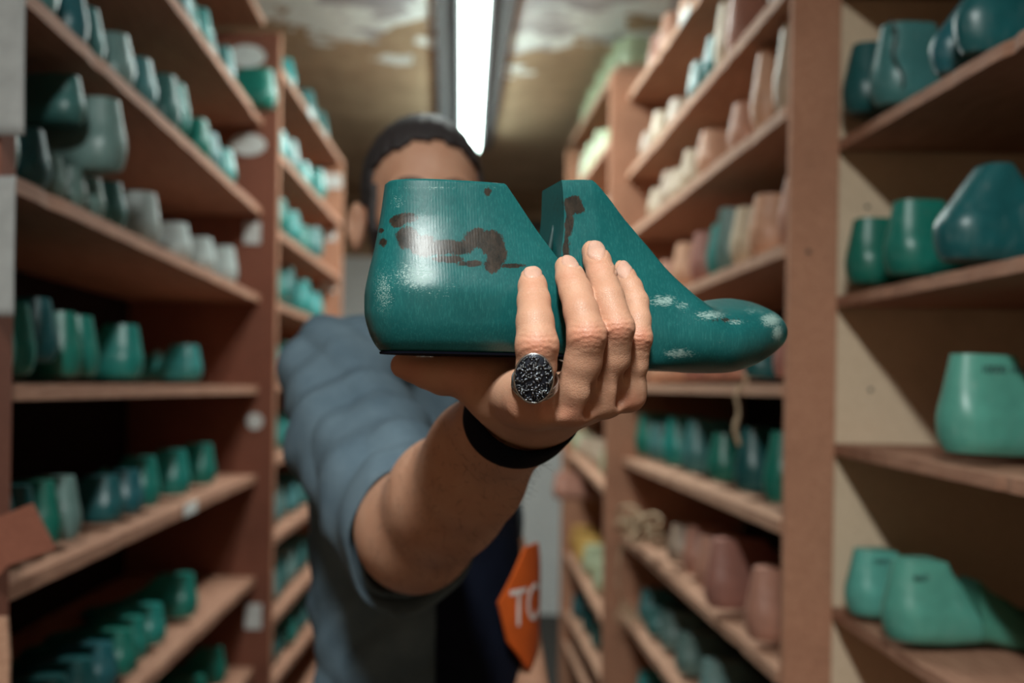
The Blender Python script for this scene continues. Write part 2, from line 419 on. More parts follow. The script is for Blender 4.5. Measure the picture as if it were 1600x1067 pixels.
# near left rack
L1 = make_rack('dark wooden rack of green shoe lasts at the left, nearest the camera', -1, -kL, 1.5, 0, 14, 404,
   [(350, -95, 400, 5), (277, 0, 399, 169), (61, 0, 408, 325), (25, 275, 408, 462), (12, 600, 400, 603), (10, 915, 400, 742), (221, 1067, 402, 899), (372, 1078, 400, 1038)],
   .36, extra=(.32, .08))
zt1 = CEIL-.03
yn = L1.shelves[0][0].y; yf = L1.shelves[0][1].y
board_part('upright', L1, -.90, -.515, yn-.045, yn-.002, 0, zt1, M['redwood'])
ztf = P(420, 50, yf).z
board_part('upright', L1, -.889, -.479, yf+.001, yf+.022, 0, ztf, M['redwood'])
o = board_part('edge_strip', L1, -.479, -.474, yf+.0, yf+.024, 0, ztf, M['mdf'])
# far left rack
L2 = make_rack('far left wooden rack of turquoise shoe lasts behind the first rack', -1, -.478, yf+.027, .036, 432, 529,
   [(435, 98, 536, 251), (427, 225, 525, 337), (427, 352, 521, 423), (420, 466, 525, 509), (420, 600, 505, 598), (417, 718, 470, 705), (422, 846, 491, 795), (417, 979, 512, 872), (422, 1070, 523, 947)],
   .36, mat='shelf', extra=(.35, .1))
yf2 = L2.shelves[0][1].y; xf2 = L2.shelves[0][1].x
board_part('upright', L2, xf2-.36, xf2+.004, yf2+.001, yf2+.03, 0, L2.shelves[0][1].z, M['mdf'])
# right middle rack
R1 = make_rack('right-hand wooden rack of pink and green shoe lasts beyond the wide post', 1, kR, 1.6, 0, 1220, 974,
   [(982, 144, 1084, 0), (1005, 240, 1207, 0), (973, 369, 1219, 173), (1000, 476, 1214, 385), (1010, 600, 1214, 600), (970, 714, 1214, 812), (977, 840, 1147, 990), (977, 968, 1041, 1054), (977, 1100, 1041, 1213)],
   .36, mat='shelf_pale', extra=(.12,))
ynr = R1.shelves[0][0].y; yfr = R1.shelves[0][1].y
board_part('upright', R1, .530, .93, ynr-.028, ynr-.001, 0, CEIL-.03, M['side'])
board_part('facing_board', R1, .515, .5885, ynr-.045, ynr-.028, 0, CEIL-.03, M['mdf'])
board_part('upright', R1, .470, .88, yfr+.001, yfr+.022, 0, P(958, 112, yfr).z, M['mdf'])
# far right rack
R2 = make_rack('far right wooden rack with pale green shoe lasts on top', 1, .520, yfr+.03, 0, 956, 886,
   [(917, 177, 947, 130), (902, 287, 943, 232), (886, 390, 942, 352), (886, 480, 942, 470), (886, 598, 942, 600), (882, 698, 946, 769), (872, 840, 941, 973), (896, 983, 939, 1063)],
   .36, mat='shelf_pale', extra=(.3,))
yfr2 = R2.shelves[0][1].y
board_part('upright', R2, .505, .88, yfr2+.001, yfr2+.025, 0, P(890, 232, yfr2).z, M['mdf'])
# near right rack
R0 = make_rack('nearest right wooden rack holding large green shoe lasts', 1, .590, ynr-.046, 0, 1720, 1303,
   [(1322, -30, 1500, -190), (1322, 211, 1600, 47), (1320, 460, 1600, 400), (1320, 695, 1600, 752), (1309, 953, 1477, 1063), (1309, 1180, 1400, 1280)],
   .36, board=.016, extra=(.1,))

# small things on the uprights
def disc(name, parent, c, u, v_, ru, rv, th, mat, n=20, world=True):
    c = Vector(c); u = Vector(u); v_ = Vector(v_); nn = u.cross(v_).normalized()*th
    V = []
    for s in (0, 1):
        for i in range(n):
            a = 2*PI*i/n; V.append(c + u*ru*math.cos(a) + v_*rv*math.sin(a) + nn*s)
    Fs = [tuple(range(n))[::-1], tuple(range(n, 2*n))] + [(i, (i+1) % n, n+(i+1) % n, n+i) for i in range(n)]
    return obj(name, V, Fs, mat, parent, False, world=world)
def label_card(rk, px, py, y, wpx, hpx, roundish=False):
    c = P(px, py, y-.0015); wd = wpx*y/F/2; hd = hpx*y/F/2
    if roundish: return disc('label_card', rk.root, c, (1, 0, 0), (0, 0, 1), wd, hd, .001, M['label'])
    return obj('label_card', *box(c.x-wd, c.x+wd, c.y-.0008, c.y+.0004, c.z-hd, c.z+hd), M['label'], rk.root, False, world=True)
label_card(L1, 385, 88, yf, 60, 36, True); label_card(L1, 388, 226, yf, 56, 34, True)
label_card(L1, 398, 658, yf, 26, 26, True); label_card(L1, 394, 364, yf, 26, 34); label_card(L1, 396, 963, yf, 26, 40)
for px, py, hw_, hh_ in ((517, 283, 34, 22), (513, 368, 24, 16), (512, 448, 24, 16)):
    label_card(L2, px, py, yf2, hw_, hh_)
# nail holes on the facing board and divider
for px, py, y in ((1263, 393, ynr-.0465), (1355, 323, ynr-.0285), (1360, 609, ynr-.0285)):
    disc('nail_hole', R1.root, P(px, py, y), (1, 0, 0), (0, 0, 1), .0035, .003, .0008, M['ink'])
# aisle-side edge labels
for rk, si, px in ((L2, 0, 478), (R1, 0, 1062), (L1, 5, 300)):
    A, B = rk.shelves[si]
    y = rk.X0*F/(px-VX) if rk.m == 0 else (rk.X0-rk.m*rk.Y0)/((px-VX)/F-rk.m)
    t_ = (y-A.y)/(B.y-A.y); p = A.lerp(B, t_)-Vector((rk.side*.0015, 0, .01))
    obj('edge_label', *box(p.x-.0008, p.x+.0008, p.y-.05, p.y+.05, p.z-.010, p.z+.014), M['label'], rk.root, False, world=True)

placed = {}
def put(rk, name, shelf, items, shelf_word, rackword, scale=1.0):
    """items: (px, variant, colour[, yaw deg, outset, dz, roll, scale])"""
    A, B = rk.shelves[shelf]
    rows = []
    for it in items:
        px = it[0]
        y = rk.X0*F/(px-VX) if rk.m == 0 else (rk.X0-rk.m*rk.Y0)/((px-VX)/F-rk.m)
        rows.append((y, it))
    rows.sort(key=lambda r: r[0])
    ys = [r[0] for r in rows]
    prev = None; sl = (B.z-A.z)/(B.y-A.y)
    for i, (y, it) in enumerate(rows):
        opt = dict(zip(('yaw', 'out', 'dz', 'tilt', 's'), it[3:])) if len(it) > 3 else {}
        gap = min([abs(y-o_) for j, o_ in enumerate(ys) if j != i] + [.1]); s = opt.get('s', 1.)*scale
        var, col = it[1], it[2]
        wmax = VAR[var]['W']*s; sy = min(1.05, max(.55, gap*.93/wmax)); hw = wmax*sy/2; ln = VAR[var]['Lh']*s
        base_yaw = PI if rk.side < 0 else 0
        yaw = base_yaw + R(opt.get('yaw', random.uniform(-7, 7)))
        # keep clear of the neighbour before it and of the uprights at both ends
        if prev is not None:
            py_, pyaw, pl, phw = prev
            if y+ln*.8*math.sin(yaw)-hw < py_+pl*.8*math.sin(pyaw)+phw+.006: yaw = pyaw
            if y-hw < py_+phw+.004: y = py_+phw+hw+.004
        dy = ln*math.sin(yaw)
        if i == 0 and y+min(0, dy)-hw-.014 < A.y:
            y = max(y, A.y+hw+.014)
            if y+min(0, dy)-hw-.014 < A.y: yaw = base_yaw; dy = 0
        if y+max(0, dy)+hw+.014 > B.y:
            yaw = base_yaw; y = min(y, B.y-hw-.014)
        prev = (y, yaw, ln, hw)
        t_ = (y-A.y)/(B.y-A.y); z = A.z+(B.z-A.z)*t_
        base = Vector((rk.X0+rk.m*(y-rk.Y0), y, z)) + rk.nrm*(.012+opt.get('out', 0) + (0 if opt.get('out', 0) else random.uniform(0, .012)))
        big = rk is R0 or (rk is L1 and var in ('mid', 'low') and shelf in (3, 4, 5))
        lab = '%s shoe last, %s from the camera, %s, %s' % (col, ORD[i] if i < 12 else 'last', shelf_word, rackword)
        grp = 'shoe lasts on the racks'
        loc = (base.x, base.y, base.z + opt.get('dz', 0) + .0010)
        if big:
            r_ = thing('shoe_last', lab, 'shoe last', loc, 0, grp)
            hb = link('heel_block', last_mesh(var, col, 'heel'), r_); fp = link('forepart', last_mesh(var, col, 'fore'), r_)
        else:
            r_ = link('shoe_last', last_mesh(var, col)); tag(r_, lab, 'shoe last', grp); r_.location = loc
        r_.rotation_euler = (math.atan(sl)*math.cos(yaw), 0, yaw); r_.scale = (s, s*sy, s)
        placed.setdefault((name, shelf), []).append(r_)
    return placed[(name, shelf)]
def SW(i): return '%s shelf down' % ORD[i]
lw = 'near left rack'
tg, dt, gg, bg, bp, tb, pg, mg, tq, pgy = 'teal green', 'dark teal', 'grey-green', 'dull blue-green', 'brownish pink', 'tan beige', 'pale green', 'mint green', 'turquoise', 'pale grey'
put(L1, 'L1', 0, [(384, 'mid', tq), (398, 'high', tq)], SW(0), lw)
put(L1, 'L1', 1, [(300, 'mid', bg), (318, 'low', tq), (331, 'narrow', tq), (346, 'low', bg), (372, 'mid', bg), (400, 'mid', tg, 20, -.06, 0, 0, 1.1)], SW(1), lw)
put(L1, 'L1', 2, [(52, 'mid', dt), (96, 'low', bg), (150, 'mid', dt), (178, 'low', bg, 14), (214, 'low', gg, -10), (248, 'low', bg), (285, 'mid', bg, 12), (306, 'high', tg), (332, 'low', tg), (352, 'low', bg), (375, 'low', tq)], SW(2), lw, 1.15)
put(L1, 'L1', 3, [(20, 'mid', gg, 0), (70, 'low', dt), (118, 'low', gg, 0, 0, 0, 0, .78), (148, 'low', gg, 0, 0, 0, 0, .78), (180, 'low', gg, 0, 0, 0, 0, .82), (212, 'low', bg), (262, 'mid', pgy, 12), (310, 'low', pgy, -8), (345, 'low', pgy), (383, 'mid', pgy, 8)], SW(3), lw)
put(L1, 'L1', 4, [(22, 'mid', tg), (62, 'mid', tg), (100, 'high', dt), (134, 'mid', tg), (166, 'mid', tg), (240, 'mid', tg, 4), (330, 'low', tq, -6)], SW(4), lw)
put(L1, 'L1', 5, [(30, 'mid', dt), (75, 'mid', dt), (110, 'mid', tg, 12), (140, 'mid', gg), (215, 'low', dt), (246, 'low', dt), (272, 'mid', tg), (315, 'mid', tg), (352, 'mid', tg)], SW(5), lw)
put(L1, 'L1', 6, [(60, 'low', dt), (100, 'low', dt), (140, 'low', dt), (175, 'low', dt), (205, 'low', dt), (232, 'low', tg), (258, 'low', tg), (284, 'low', tg), (330, 'mid', tg)], SW(6), lw)
put(L1, 'L1', 7, [(150, 'mid', dt), (200, 'mid', dt), (260, 'mid', dt), (310, 'mid', tg), (345, 'mid', tg), (374, 'high', tg)], SW(7), lw)
# a big last lying over the others on the third shelf
def loose(rk, name, px, py, y, var, col, yaw, label, s=1., tilt=0, pitch=0):
    p = P(px, py, y); r_ = link(name, last_mesh(var, col)); tag(r_, label, 'shoe last', 'shoe lasts on the racks')
    r_.location = p; r_.rotation_euler = (R(tilt), R(pitch), R(yaw)); r_.scale = (s, s, s); return r_
loose(L1, 'shoe_last', 196, 282, 1.50, 'mid', gg, 181, 'large grey-green shoe last lying across others, near left rack', 1.15)
loose(L1, 'shoe_last', 132, 206, 1.42, 'low', bg, 180, 'dull green shoe last stacked behind the large grey-green one at left', .9)

fl = 'far left rack'
for si, cols in enumerate([(bg, tq, bg, bg, tq, bg), (tq, tq, bg, tq, tq, bg), (tq, tq, tq, tq, bg, tq), (tq, tq, bg, tq, tq, tq), (tq, tq, tq, tq, tq, tq), (tq, tq, tq, bg, tq, tq), (gg, bg, gg, bg, bg, bg), (bg, gg, bg, gg, bg, bg), (tq, bg, bg, tq, bg, bg)]):
    pxs = (438, 462, 498, 516) if si == 0 else (437, 453, 472, 492, 510) if si < 6 else (436, 447, 461, 477, 494, 510)
    items = [(px+random.uniform(-2, 2), random.choice(('low', 'mid', 'mid', 'high', 'narrow')) if si in (1, 2, 3) else random.choice(('low', 'mid')), cols[i % 6]) for i, px in enumerate(pxs)]
    put(L2, 'L2', si, items, SW(si), fl, 1.2)
rw = 'middle right rack'
put(R1, 'R1', 0, [(992, 'mid', bp), (1012, 'mid', bp), (1040, 'mid', bp), (1075, 'mid', bp)], SW(0), rw, 1.1)
put(R1, 'R1', 1, [(986, 'low', tb, 0), (1002, 'mid', tb, 0), (1022, 'low', tb, -15), (1056, 'mid', bg), (1078, 'high', bg), (1097, 'boot', tb), (1116, 'boot', bp, 0), (1178, 'mid', tb, 0)], SW(1), rw)
put(R1, 'R1', 2, [(995, 'low', tb), (1012, 'mid', tb), (1027, 'low', tb), (1044, 'mid', tb), (1072, 'mid', bp), (1116, 'mid', bp), (1160, 'boot', bp, 30), (1196, 'boot', tb, 35)], SW(2), rw, 1.05)
put(R1, 'R1', 3, [(990, 'low', bp), (1014, 'low', bp), (1038, 'mid', bp), (1064, 'mid', bp), (1084, 'mid', tq), (1101, 'boot', gg, 0, 0, 0, 0, .8), (1122, 'mid', tb), (1152, 'mid', bp), (1196, 'mid', bp)], SW(3), rw, 1.15)
put(R1, 'R1', 4, [(1000, 'low', bp), (1028, 'low', bp), (1055, 'low', bp), (1085, 'low', bp), (1112, 'low', bp), (1150, 'low', dt), (1190, 'mid', bp)], SW(4), rw, .9)
put(R1, 'R1', 5, [(984, 'mid', tg, 10), (1003, 'low', bg, 10), (1026, 'mid', tg, 4), (1056, 'mid', bg, 14), (1094, 'low', tg, 14), (1138, 'mid', dt, 12), (1186, 'mid', tg, 16)], SW(5), rw, 1.28)
put(R1, 'R1', 6, [(1034, 'low', tb, 5), (1056, 'mid', bp, 5), (1082, 'mid', bp, 12), (1124, 'mid', bp, 22, -.03, 0, 0, 1.2), (1182, 'mid', bp, 22, -.02, 0, 0, 1.1)], SW(6), rw, 1.18)
put(R1, 'R1', 7, [(990, 'mid', bg), (1006, 'low', bg), (1022, 'mid', gg), (1052, 'mid', gg), (1090, 'mid', gg), (1130, 'mid', dt), (1180, 'mid', dt)], SW(7), rw)
put(R1, 'R1', 8, [(988, 'mid', tq), (1010, 'mid', bg)], SW(8), rw)
nw = 'nearest right rack'
put(R0, 'R0', 1, [(1322, 'narrow', dt, 0, -.028, 0, 0, 1.15), (1366, 'mid', bg, 3, -.022, 0, 0, 1.08), (1450, 'slant', dt, 3, -.015, 0, 0, .92), (1496, 'slant', dt, 3, -.022, 0, 0, 1.08), (1610, 'mid', dt)], SW(1), nw, 1.1)
put(R0, 'R0', 2, [(1337, 'mid', tg, 2, -.028), (1392, 'mid', tg, 3, -.022, 0, 0, 1.05), (1484, 'slant', dt, 6, -.03, 0, 0, 1.12), (1640, 'mid', dt)], SW(2), nw)
put(R0, 'R0', 3, [(1482, 'mid', mg, 12, -.02, 0, 0, 1.25), (1625, 'mid', mg, 5, -.01)], SW(3), nw)
put(R0, 'R0', 4, [(1342, 'mid', mg, 8, -.025), (1408, 'mid', mg, 6, -.03, 0, 0, 1.12), (1600, 'mid', dt)], SW(4), nw, 1.0)
fr = 'far right rack'
put(R2, 'R2', 0, [(893, 'boot', pg), (903, 'boot', pg), (914, 'boot', pg), (926, 'boot', pg), (938, 'boot', pg), (952, 'mid', pg)], SW(0), fr, .95)
put(R2, 'R2', 1, [(893, 'boot', pg), (903, 'boot', pg), (914, 'boot', pg), (926, 'mid', pg), (938, 'mid', tb)], SW(1), fr, .95)
put(R2, 'R2', 2, [(895, 'mid', tb), (912, 'mid', tb), (932, 'mid', tb)], SW(2), fr)
put(R2, 'R2', 3, [(895, 'mid', tb), (912, 'mid', bg), (932, 'mid', bg)], SW(3), fr)
put(R2, 'R2', 5, [(888, 'low', pg), (898, 'low', tb), (912, 'mid', tb), (930, 'mid', pg)], SW(5), fr)
put(R2, 'R2', 6, [(888, 'mid', 'yellow'), (898, 'mid', 'yellow'), (908, 'mid', pg), (924, 'mid', pg), (940, 'mid', bg)], SW(6), fr, 1.2)
put(R2, 'R2', 7, [(893, 'mid', dt), (906, 'mid', dt), (920, 'mid', bg), (938, 'mid', dt)], SW(7), fr)
loose(R2, 'shoe_last', 864, 784, 4.05, 'mid', bp, 8, 'brownish pink shoe last jutting into the aisle from the far right rack', 1.15)

# printed size marks on the mint lasts of the nearest right rack
def text_mesh(s, size, mat, extrude=.0003):
    cu = bpy.data.curves.new('txt', 'FONT'); cu.body = s; cu.size = size; cu.extrude = extrude
    cu.align_x = 'CENTER'; cu.align_y = 'CENTER'
    to = bpy.data.objects.new('txt', cu); COL.objects.link(to)
    bpy.context.view_layer.update()
    me = bpy.data.meshes.new_from_object(to.evaluated_get(bpy.context.evaluated_depsgraph_get()))
    bpy.data.objects.remove(to); me.materials.clear(); me.materials.append(mat); return me
def add_mark(root, s, x, zfrac, size):
    # on the -Y side of the heel block near the top
    o_ = link('printed_number', text_mesh(s, size, M['ink']), root)
    heel = [c for c in root.children if c.name.startswith('heel_block')][0]
    vs = [v_.co for v_ in heel.data.vertices if v_.co.y < 0]
    z = .105*zfrac
    def yy(xx, zz):
        c = min(vs, key=lambda q: (q.x-xx)**2+(q.z-zz)**2); return c.y
    y = yy(x, z); ang = math.atan2(yy(x, z+.012)-yy(x, z-.012), .024)
    o_.location = (x, min(yy(x-.02, z), y, yy(x+.02, z))-.0004, z); o_.rotation_euler = (PI/2-ang, 0, 0)
bpy.context.view_layer.update()
add_mark(placed[('R0', 3)][1 if len(placed[('R0', 3)]) > 1 else 0], '10080 10-2', .05, .86, .011)
add_mark(placed[('R0', 4)][-1], '10080 9-2', .045, .86, .010)
add_mark(placed[('R0', 4)][-2], '9507', .03, .82, .009)

# paper sheets and fibreboard offcut at the near left post
def sheet(px0, py0, px1, py1, y0, y1, label, name='paper_sheet'):
    a, c, d, e = P(px0, py0, y0), P(px1, py0, y1), P(px1, py1, y1), P(px0, py1, y0)
    V = []; Fs = []; n = 14; th = Vector((0, .0012, 0))
    for i in range(n+1):
        for j in range(9):
            u = j/8; v_ = i/n
            p = a.lerp(c, u).lerp(e.lerp(d, u), v_) + Vector((0, .004*math.sin(u*3+v_*2), 0))
            V.append(p)
    k = len(V); V += [p+th for p in V]
    for i in range(n):
        for j in range(8):
            q = i*9+j; Fs.append((q, q+9, q+10, q+1)); Fs.append((q+k, q+1+k, q+10+k, q+9+k))
    edge = [j for j in range(9)] + [i*9+8 for i in range(1, n+1)] + [n*9+j for j in range(7, -1, -1)] + [i*9 for i in range(n-1, 0, -1)]
    for i in range(len(edge)):
        q, r2 = edge[i], edge[(i+1) % len(edge)]; Fs.append((q, r2, r2+k, q+k))
    return tag(obj(name, V, Fs, M['paper']), label, 'paper')
yp = yn-.05
sheet(-60, -60, 40, 212, yp-.01, yp+.0, 'white paper sheet taped to the near left post, upper one')
sheet(-60, 274, 24, 494, yp-.01, yp+.0, 'white paper sheet taped to the near left post, lower one')
pc = [P(-30, 820, 1.13), P(48, 788, 1.13), P(84, 858, 1.13), P(10, 884, 1.13), P(-30, 930, 1.13)]
V = [*pc, *(p+Vector((0, .006, 0)) for p in pc)]
tag(bevel_obj(obj('fibreboard_offcut', V, [(0, 4, 3, 2, 1)[::-1], (5, 6, 7, 8, 9)[::-1], (0, 1, 6, 5), (1, 2, 7, 6), (2, 3, 8, 7), (3, 4, 9, 8), (4, 0, 5, 9)], M['redwood'], None, False), .0008), 'brown fibreboard offcut leaning at the near end of a lower left shelf', 'board')
pc = [P(-10, 965, 1.12), P(10, 965, 1.12), P(14, 1030, 1.12), P(12, 1100, 1.12), P(-10, 1100, 1.12)]
V = [*pc, *(p+Vector((0, .006, 0)) for p in pc)]
tag(obj('wood_offcut', V, [(0, 1, 2, 3, 4), (9, 8, 7, 6, 5), (0, 5, 6, 1), (1, 6, 7, 2), (2, 7, 8, 3), (3, 8, 9, 4), (4, 9, 5, 0)], M['shelf_pale'], None, False), 'pale wood offcut low at the left edge by the near post', 'board')

# twine and cords
def cord(pts, r=.0022, n=7): return tube(pts, r, n)
Yt = .517*F/(1152-VX)
pts = [P(1163+4*math.sin(i*.9), 585+i*6.2, Yt-.012) if i < 3 else P(1153+3*math.sin(i*.8)-(i > 8)*2, 585+i*6.2, Yt-.012) for i in range(19)]
g1 = tube(pts, [.0028+.0012*math.sin(i*1.7)**2+(.001 if i > 10 else 0) for i in range(19)], 8)
tag(obj('twine', *g1, M['twine']), 'frayed beige twine hanging over the middle shelf edge of the right rack', 'twine')
rnd = random.Random(3); pts = []
for a in range(190):
    k = a/22; cx = 972+7*k+6*math.sin(k*2.1); cy = 812+14*math.sin(k*1.7)+(cx-968)*.28; r_ = 12+5*math.sin(k*3.3); y = .50*F/(cx-VX+6)-.01
    pts.append(P(cx+r_*math.cos(a*.42), cy+r_*.8*math.sin(a*.42+.5*math.sin(k)), y+.02*math.sin(a*.42*1.5)+.006*math.sin(a)))
tag(obj('rope', *tube(pts, [.0048+.0006*math.sin(i*2.) for i in range(190)], 7), M['twine']), 'tangled beige rope hank on the lower right rack beside the far post', 'rope')
pts = [P(973-8*math.sin(i*.25)-(i > 8)*3, 850+i*6.5, .49*F/(975-VX)-.01+.004*math.sin(i)) for i in range(17)]
for a in range(70):
    k = a/15; pts.append(P(972+4*k+12*math.cos(a*.45), 958+9*math.sin(k*2)+11*math.sin(a*.45+k*.3), .49*F/(975-VX)-.01+.006*math.sin(a*.8)))
tag(obj('frayed_string', *tube(pts, .0021, 6), M['twine']), 'frayed beige string hanging below the rope by the far right post', 'string')
# brown leather strap / string round the last on the top near-right shelf
tag(obj('lace', *tube([P(1392+i*1.3+5*math.sin(i*.7), 30+i*8.2, 1.345) for i in range(14)], .0016, 6), M['leather']), 'thin brown lace hanging over the greyish last at upper right', 'lace')

# ------------------------------------------------------------ SDF tools
def grid(bounds, h):
    (x0, x1), (y0, y1), (z0, z1) = bounds
    xs = np.arange(x0, x1+h, h, dtype=np.float32); ys = np.arange(y0, y1+h, h, dtype=np.float32); zs = np.arange(z0, z1+h, h, dtype=np.float32)
    return xs, ys, zs
class Field:
    def __init__(s, bounds, h):
        s.xs, s.ys, s.zs = grid(bounds, h); s.h = h
        s.X, s.Y, s.Z = np.meshgrid(s.xs, s.ys, s.zs, indexing='ij', sparse=True)
        s.D = np.full((len(s.xs), len(s.ys), len(s.zs)), 1., np.float32)
    def sl(s, lo, hi):
        out = []
        for ax, l_, h_ in zip((s.xs, s.ys, s.zs), lo, hi):
            out.append(slice(int(np.searchsorted(ax, l_)), int(np.searchsorted(ax, h_))))
        return tuple(out)
    def sub(s, lo, hi):
        q = s.sl(lo, hi); return q, s.X[q[0]], s.Y[:, q[1]], s.Z[:, :, q[2]]
    def cone(s, a, b_, ra, rb, k=.004, op='u'):
        a = np.array(a, np.float32); b_ = np.array(b_, np.float32); m_ = max(ra, rb)+k*2+.02
        q, X, Y, Z = s.sub(np.minimum(a, b_)-m_, np.maximum(a, b_)+m_)
        ab = b_-a; L2_ = float(ab@ab)+1e-12
        t = np.clip(((X-a[0])*ab[0]+(Y-a[1])*ab[1]+(Z-a[2])*ab[2])/L2_, 0, 1)
        d = np.sqrt((X-a[0]-t*ab[0])**2+(Y-a[1]-t*ab[1])**2+(Z-a[2]-t*ab[2])**2)-(ra+(rb-ra)*t)
        s.comb(q, d, k, op)
    def ell(s, c, r, k=.004, op='u', rot=None):
        c = np.array(c, np.float32); r = np.array(r, np.float32); m_ = float(max(r))+k*2+.02
        q, X, Y, Z = s.sub(c-m_, c+m_)
        x, y, z = X-c[0], Y-c[1], Z-c[2]
        if rot is not None:
            Rm = np.array(rot, np.float32)       # rows = local axes
            x, y, z = (Rm[0, 0]*x+Rm[0, 1]*y+Rm[0, 2]*z), (Rm[1, 0]*x+Rm[1, 1]*y+Rm[1, 2]*z), (Rm[2, 0]*x+Rm[2, 1]*y+Rm[2, 2]*z)
        k0 = np.sqrt((x/r[0])**2+(y/r[1])**2+(z/r[2])**2); k1 = np.sqrt((x/r[0]**2)**2+(y/r[1]**2)**2+(z/r[2]**2)**2)+1e-9
        s.comb(q, k0*(k0-1)/k1, k, op)
    def comb(s, q, d, k, op):
        A_ = s.D[q]
        if op == 'u':
            h_ = np.clip(.5+.5*(A_-d)/k, 0, 1); s.D[q] = A_+(d-A_)*h_-k*h_*(1-h_)
        elif op == 's':    # subtract
            d = -d; h_ = np.clip(.5-.5*(A_-d)/k, 0, 1); s.D[q] = A_+(d-A_)*h_+k*h_*(1-h_)
    def chain(s, pts, rs, k):
        for i in range(len(pts)-1): s.cone(pts[i], pts[i+1], rs[i], rs[i+1], k)
    def mesh(s, D=None, it=1):
        D = s.D if D is None else D
        D = D.copy()
        D[0] = D[-1] = 1; D[:, 0] = D[:, -1] = 1; D[:, :, 0] = D[:, :, -1] = 1
        S = D < 0; nx, ny, nz = D.shape
        c = [S[i:nx-1+i, j:ny-1+j, k:nz-1+k] for i in (0, 1) for j in (0, 1) for k in (0, 1)]
        n_in = sum(x.astype(np.int8) for x in c); act = (n_in > 0) & (n_in < 8)
        idx = np.argwhere(act); ids = np.full(act.shape, -1, np.int64); ids[act] = np.arange(len(idx))
        acc = np.zeros((len(idx), 3)); cnt = np.zeros(len(idx))
        cor = [(i, j, k) for i in (0, 1) for j in (0, 1) for k in (0, 1)]
        val = {q: D[idx[:, 0]+q[0], idx[:, 1]+q[1], idx[:, 2]+q[2]].astype(np.float64) for q in cor}
        for q in cor:
            for ax in range(3):
                if q[ax] == 0:
                    r_ = list(q); r_[ax] = 1; r_ = tuple(r_)
                    a, b_ = val[q], val[r_]; mk = (a < 0) != (b_ < 0)
                    t = np.where(mk, a/(a-b_+1e-20), 0)
                    p = np.zeros((len(idx), 3)); p += np.array(q); p[:, ax] += t
                    acc[mk] += p[mk]; cnt[mk] += 1
        V = (idx + acc/cnt[:, None])*s.h + np.array([s.xs[0], s.ys[0], s.zs[0]])
        Fs = []
        for ax in range(3):
            o1, o2 = [(1, 2), (2, 0), (0, 1)][ax]
            a = S; sl0 = [slice(None)]*3; sl1 = [slice(None)]*3; sl0[ax] = slice(0, -1); sl1[ax] = slice(1, None)
            ch = S[tuple(sl0)] != S[tuple(sl1)]
            e = np.argwhere(ch)
            e = e[(e[:, o1] > 0) & (e[:, o2] > 0) & (e[:, o1] < S.shape[o1]-1) & (e[:, o2] < S.shape[o2]-1)]
            inside = S[e[:, 0], e[:, 1], e[:, 2]]
            def cell(d1, d2):
                q = e.copy(); q[:, o1] += d1; q[:, o2] += d2; return ids[q[:, 0], q[:, 1], q[:, 2]]
            quad = np.stack([cell(-1, -1), cell(0, -1), cell(0, 0), cell(-1, 0)], 1)
            quad[~inside] = quad[~inside][:, ::-1]
            Fs.append(quad)
        Fq = np.concatenate(Fs)
        for _ in range(it):       # light smoothing
            nb = np.zeros_like(V); cn = np.zeros(len(V))
            for a, b_ in ((0, 1), (1, 2), (2, 3), (3, 0)):
                np.add.at(nb, Fq[:, a], V[Fq[:, b_]]); np.add.at(nb, Fq[:, b_], V[Fq[:, a]]); np.add.at(cn, Fq[:, a], 1); np.add.at(cn, Fq[:, b_], 1)
            V = V*.5 + .5*nb/np.maximum(cn, 1)[:, None]
        return V, Fq
def np_mesh(name, V, Fq, mat, attrs=None):
    me = bpy.data.meshes.new(name)
    me.vertices.add(len(V)); me.vertices.foreach_set('co', np.asarray(V, np.float32).ravel())
    me.loops.add(len(Fq)*4); me.loops.foreach_set('vertex_index', np.asarray(Fq, np.int32).ravel())
    me.polygons.add(len(Fq)); me.polygons.foreach_set('loop_start', np.arange(0, len(Fq)*4, 4, dtype=np.int32))
    try: me.polygons.foreach_set('loop_total', np.full(len(Fq), 4, np.int32))
    except Exception: pass
    me.update(calc_edges=True); me.validate()
    me.polygons.foreach_set('use_smooth', [True]*len(me.polygons)); me.materials.append(mat)
    for k, a in (attrs or {}).items():
        at_ = me.attributes.new(k, 'FLOAT', 'POINT'); at_.data.foreach_set('value', np.asarray(a, np.float32))
    return me
def blobs(V, spec):
    """soft mask from image-measured ellipses (px, py, rx, ry, strength)"""
    px, py = proj(V); m_ = np.zeros(len(V))
    for x, y, rx, ry, s_ in spec:
        m_ = np.maximum(m_, s_*np.clip(1.25-np.sqrt(((px-x)/rx)**2+((py-y)/ry)**2), 0, 1))
    return m_

# ------------------------------------------------------------ the held last
YAW = R(14); LP = P(860, 450, .588); LD = Vector((math.cos(YAW), math.sin(YAW), 0)); LN = Vector((-math.sin(YAW), math.cos(YAW), 0))
def sz(px, py):        # pixel -> (s, z) in the last's middle plane
    d = ray(px, py); o_ = Vector((0, 0, CZ)); t = (LP-o_).dot(LN)/d.dot(LN); p = o_+d*t
    return (p-LP).dot(LD), p.z-LP.z
held = thing('shoe_last', 'large green shoe last held up in the man\'s right hand', 'shoe last', LP, YAW)
def prof(pts): return [sz(*p) for p in pts]
backp = prof([(594, 547), (586, 536), (577, 515), (571, 485), (571, 462), (576, 430), (585, 392), (593, 350), (598, 318), (602, 288)])
frontp = prof([(868, 556), (868, 470), (866, 436), (848, 416), (820, 372), (795, 330), (775, 297), (768, 291)])
zb_ = backp[0][1]; zt_ = backp[-1][1]
bz = [p[1] for p in backp]; bs = [p[0] for p in backp]; fz = [p[1] for p in frontp]; fs = [p[0] for p in frontp]
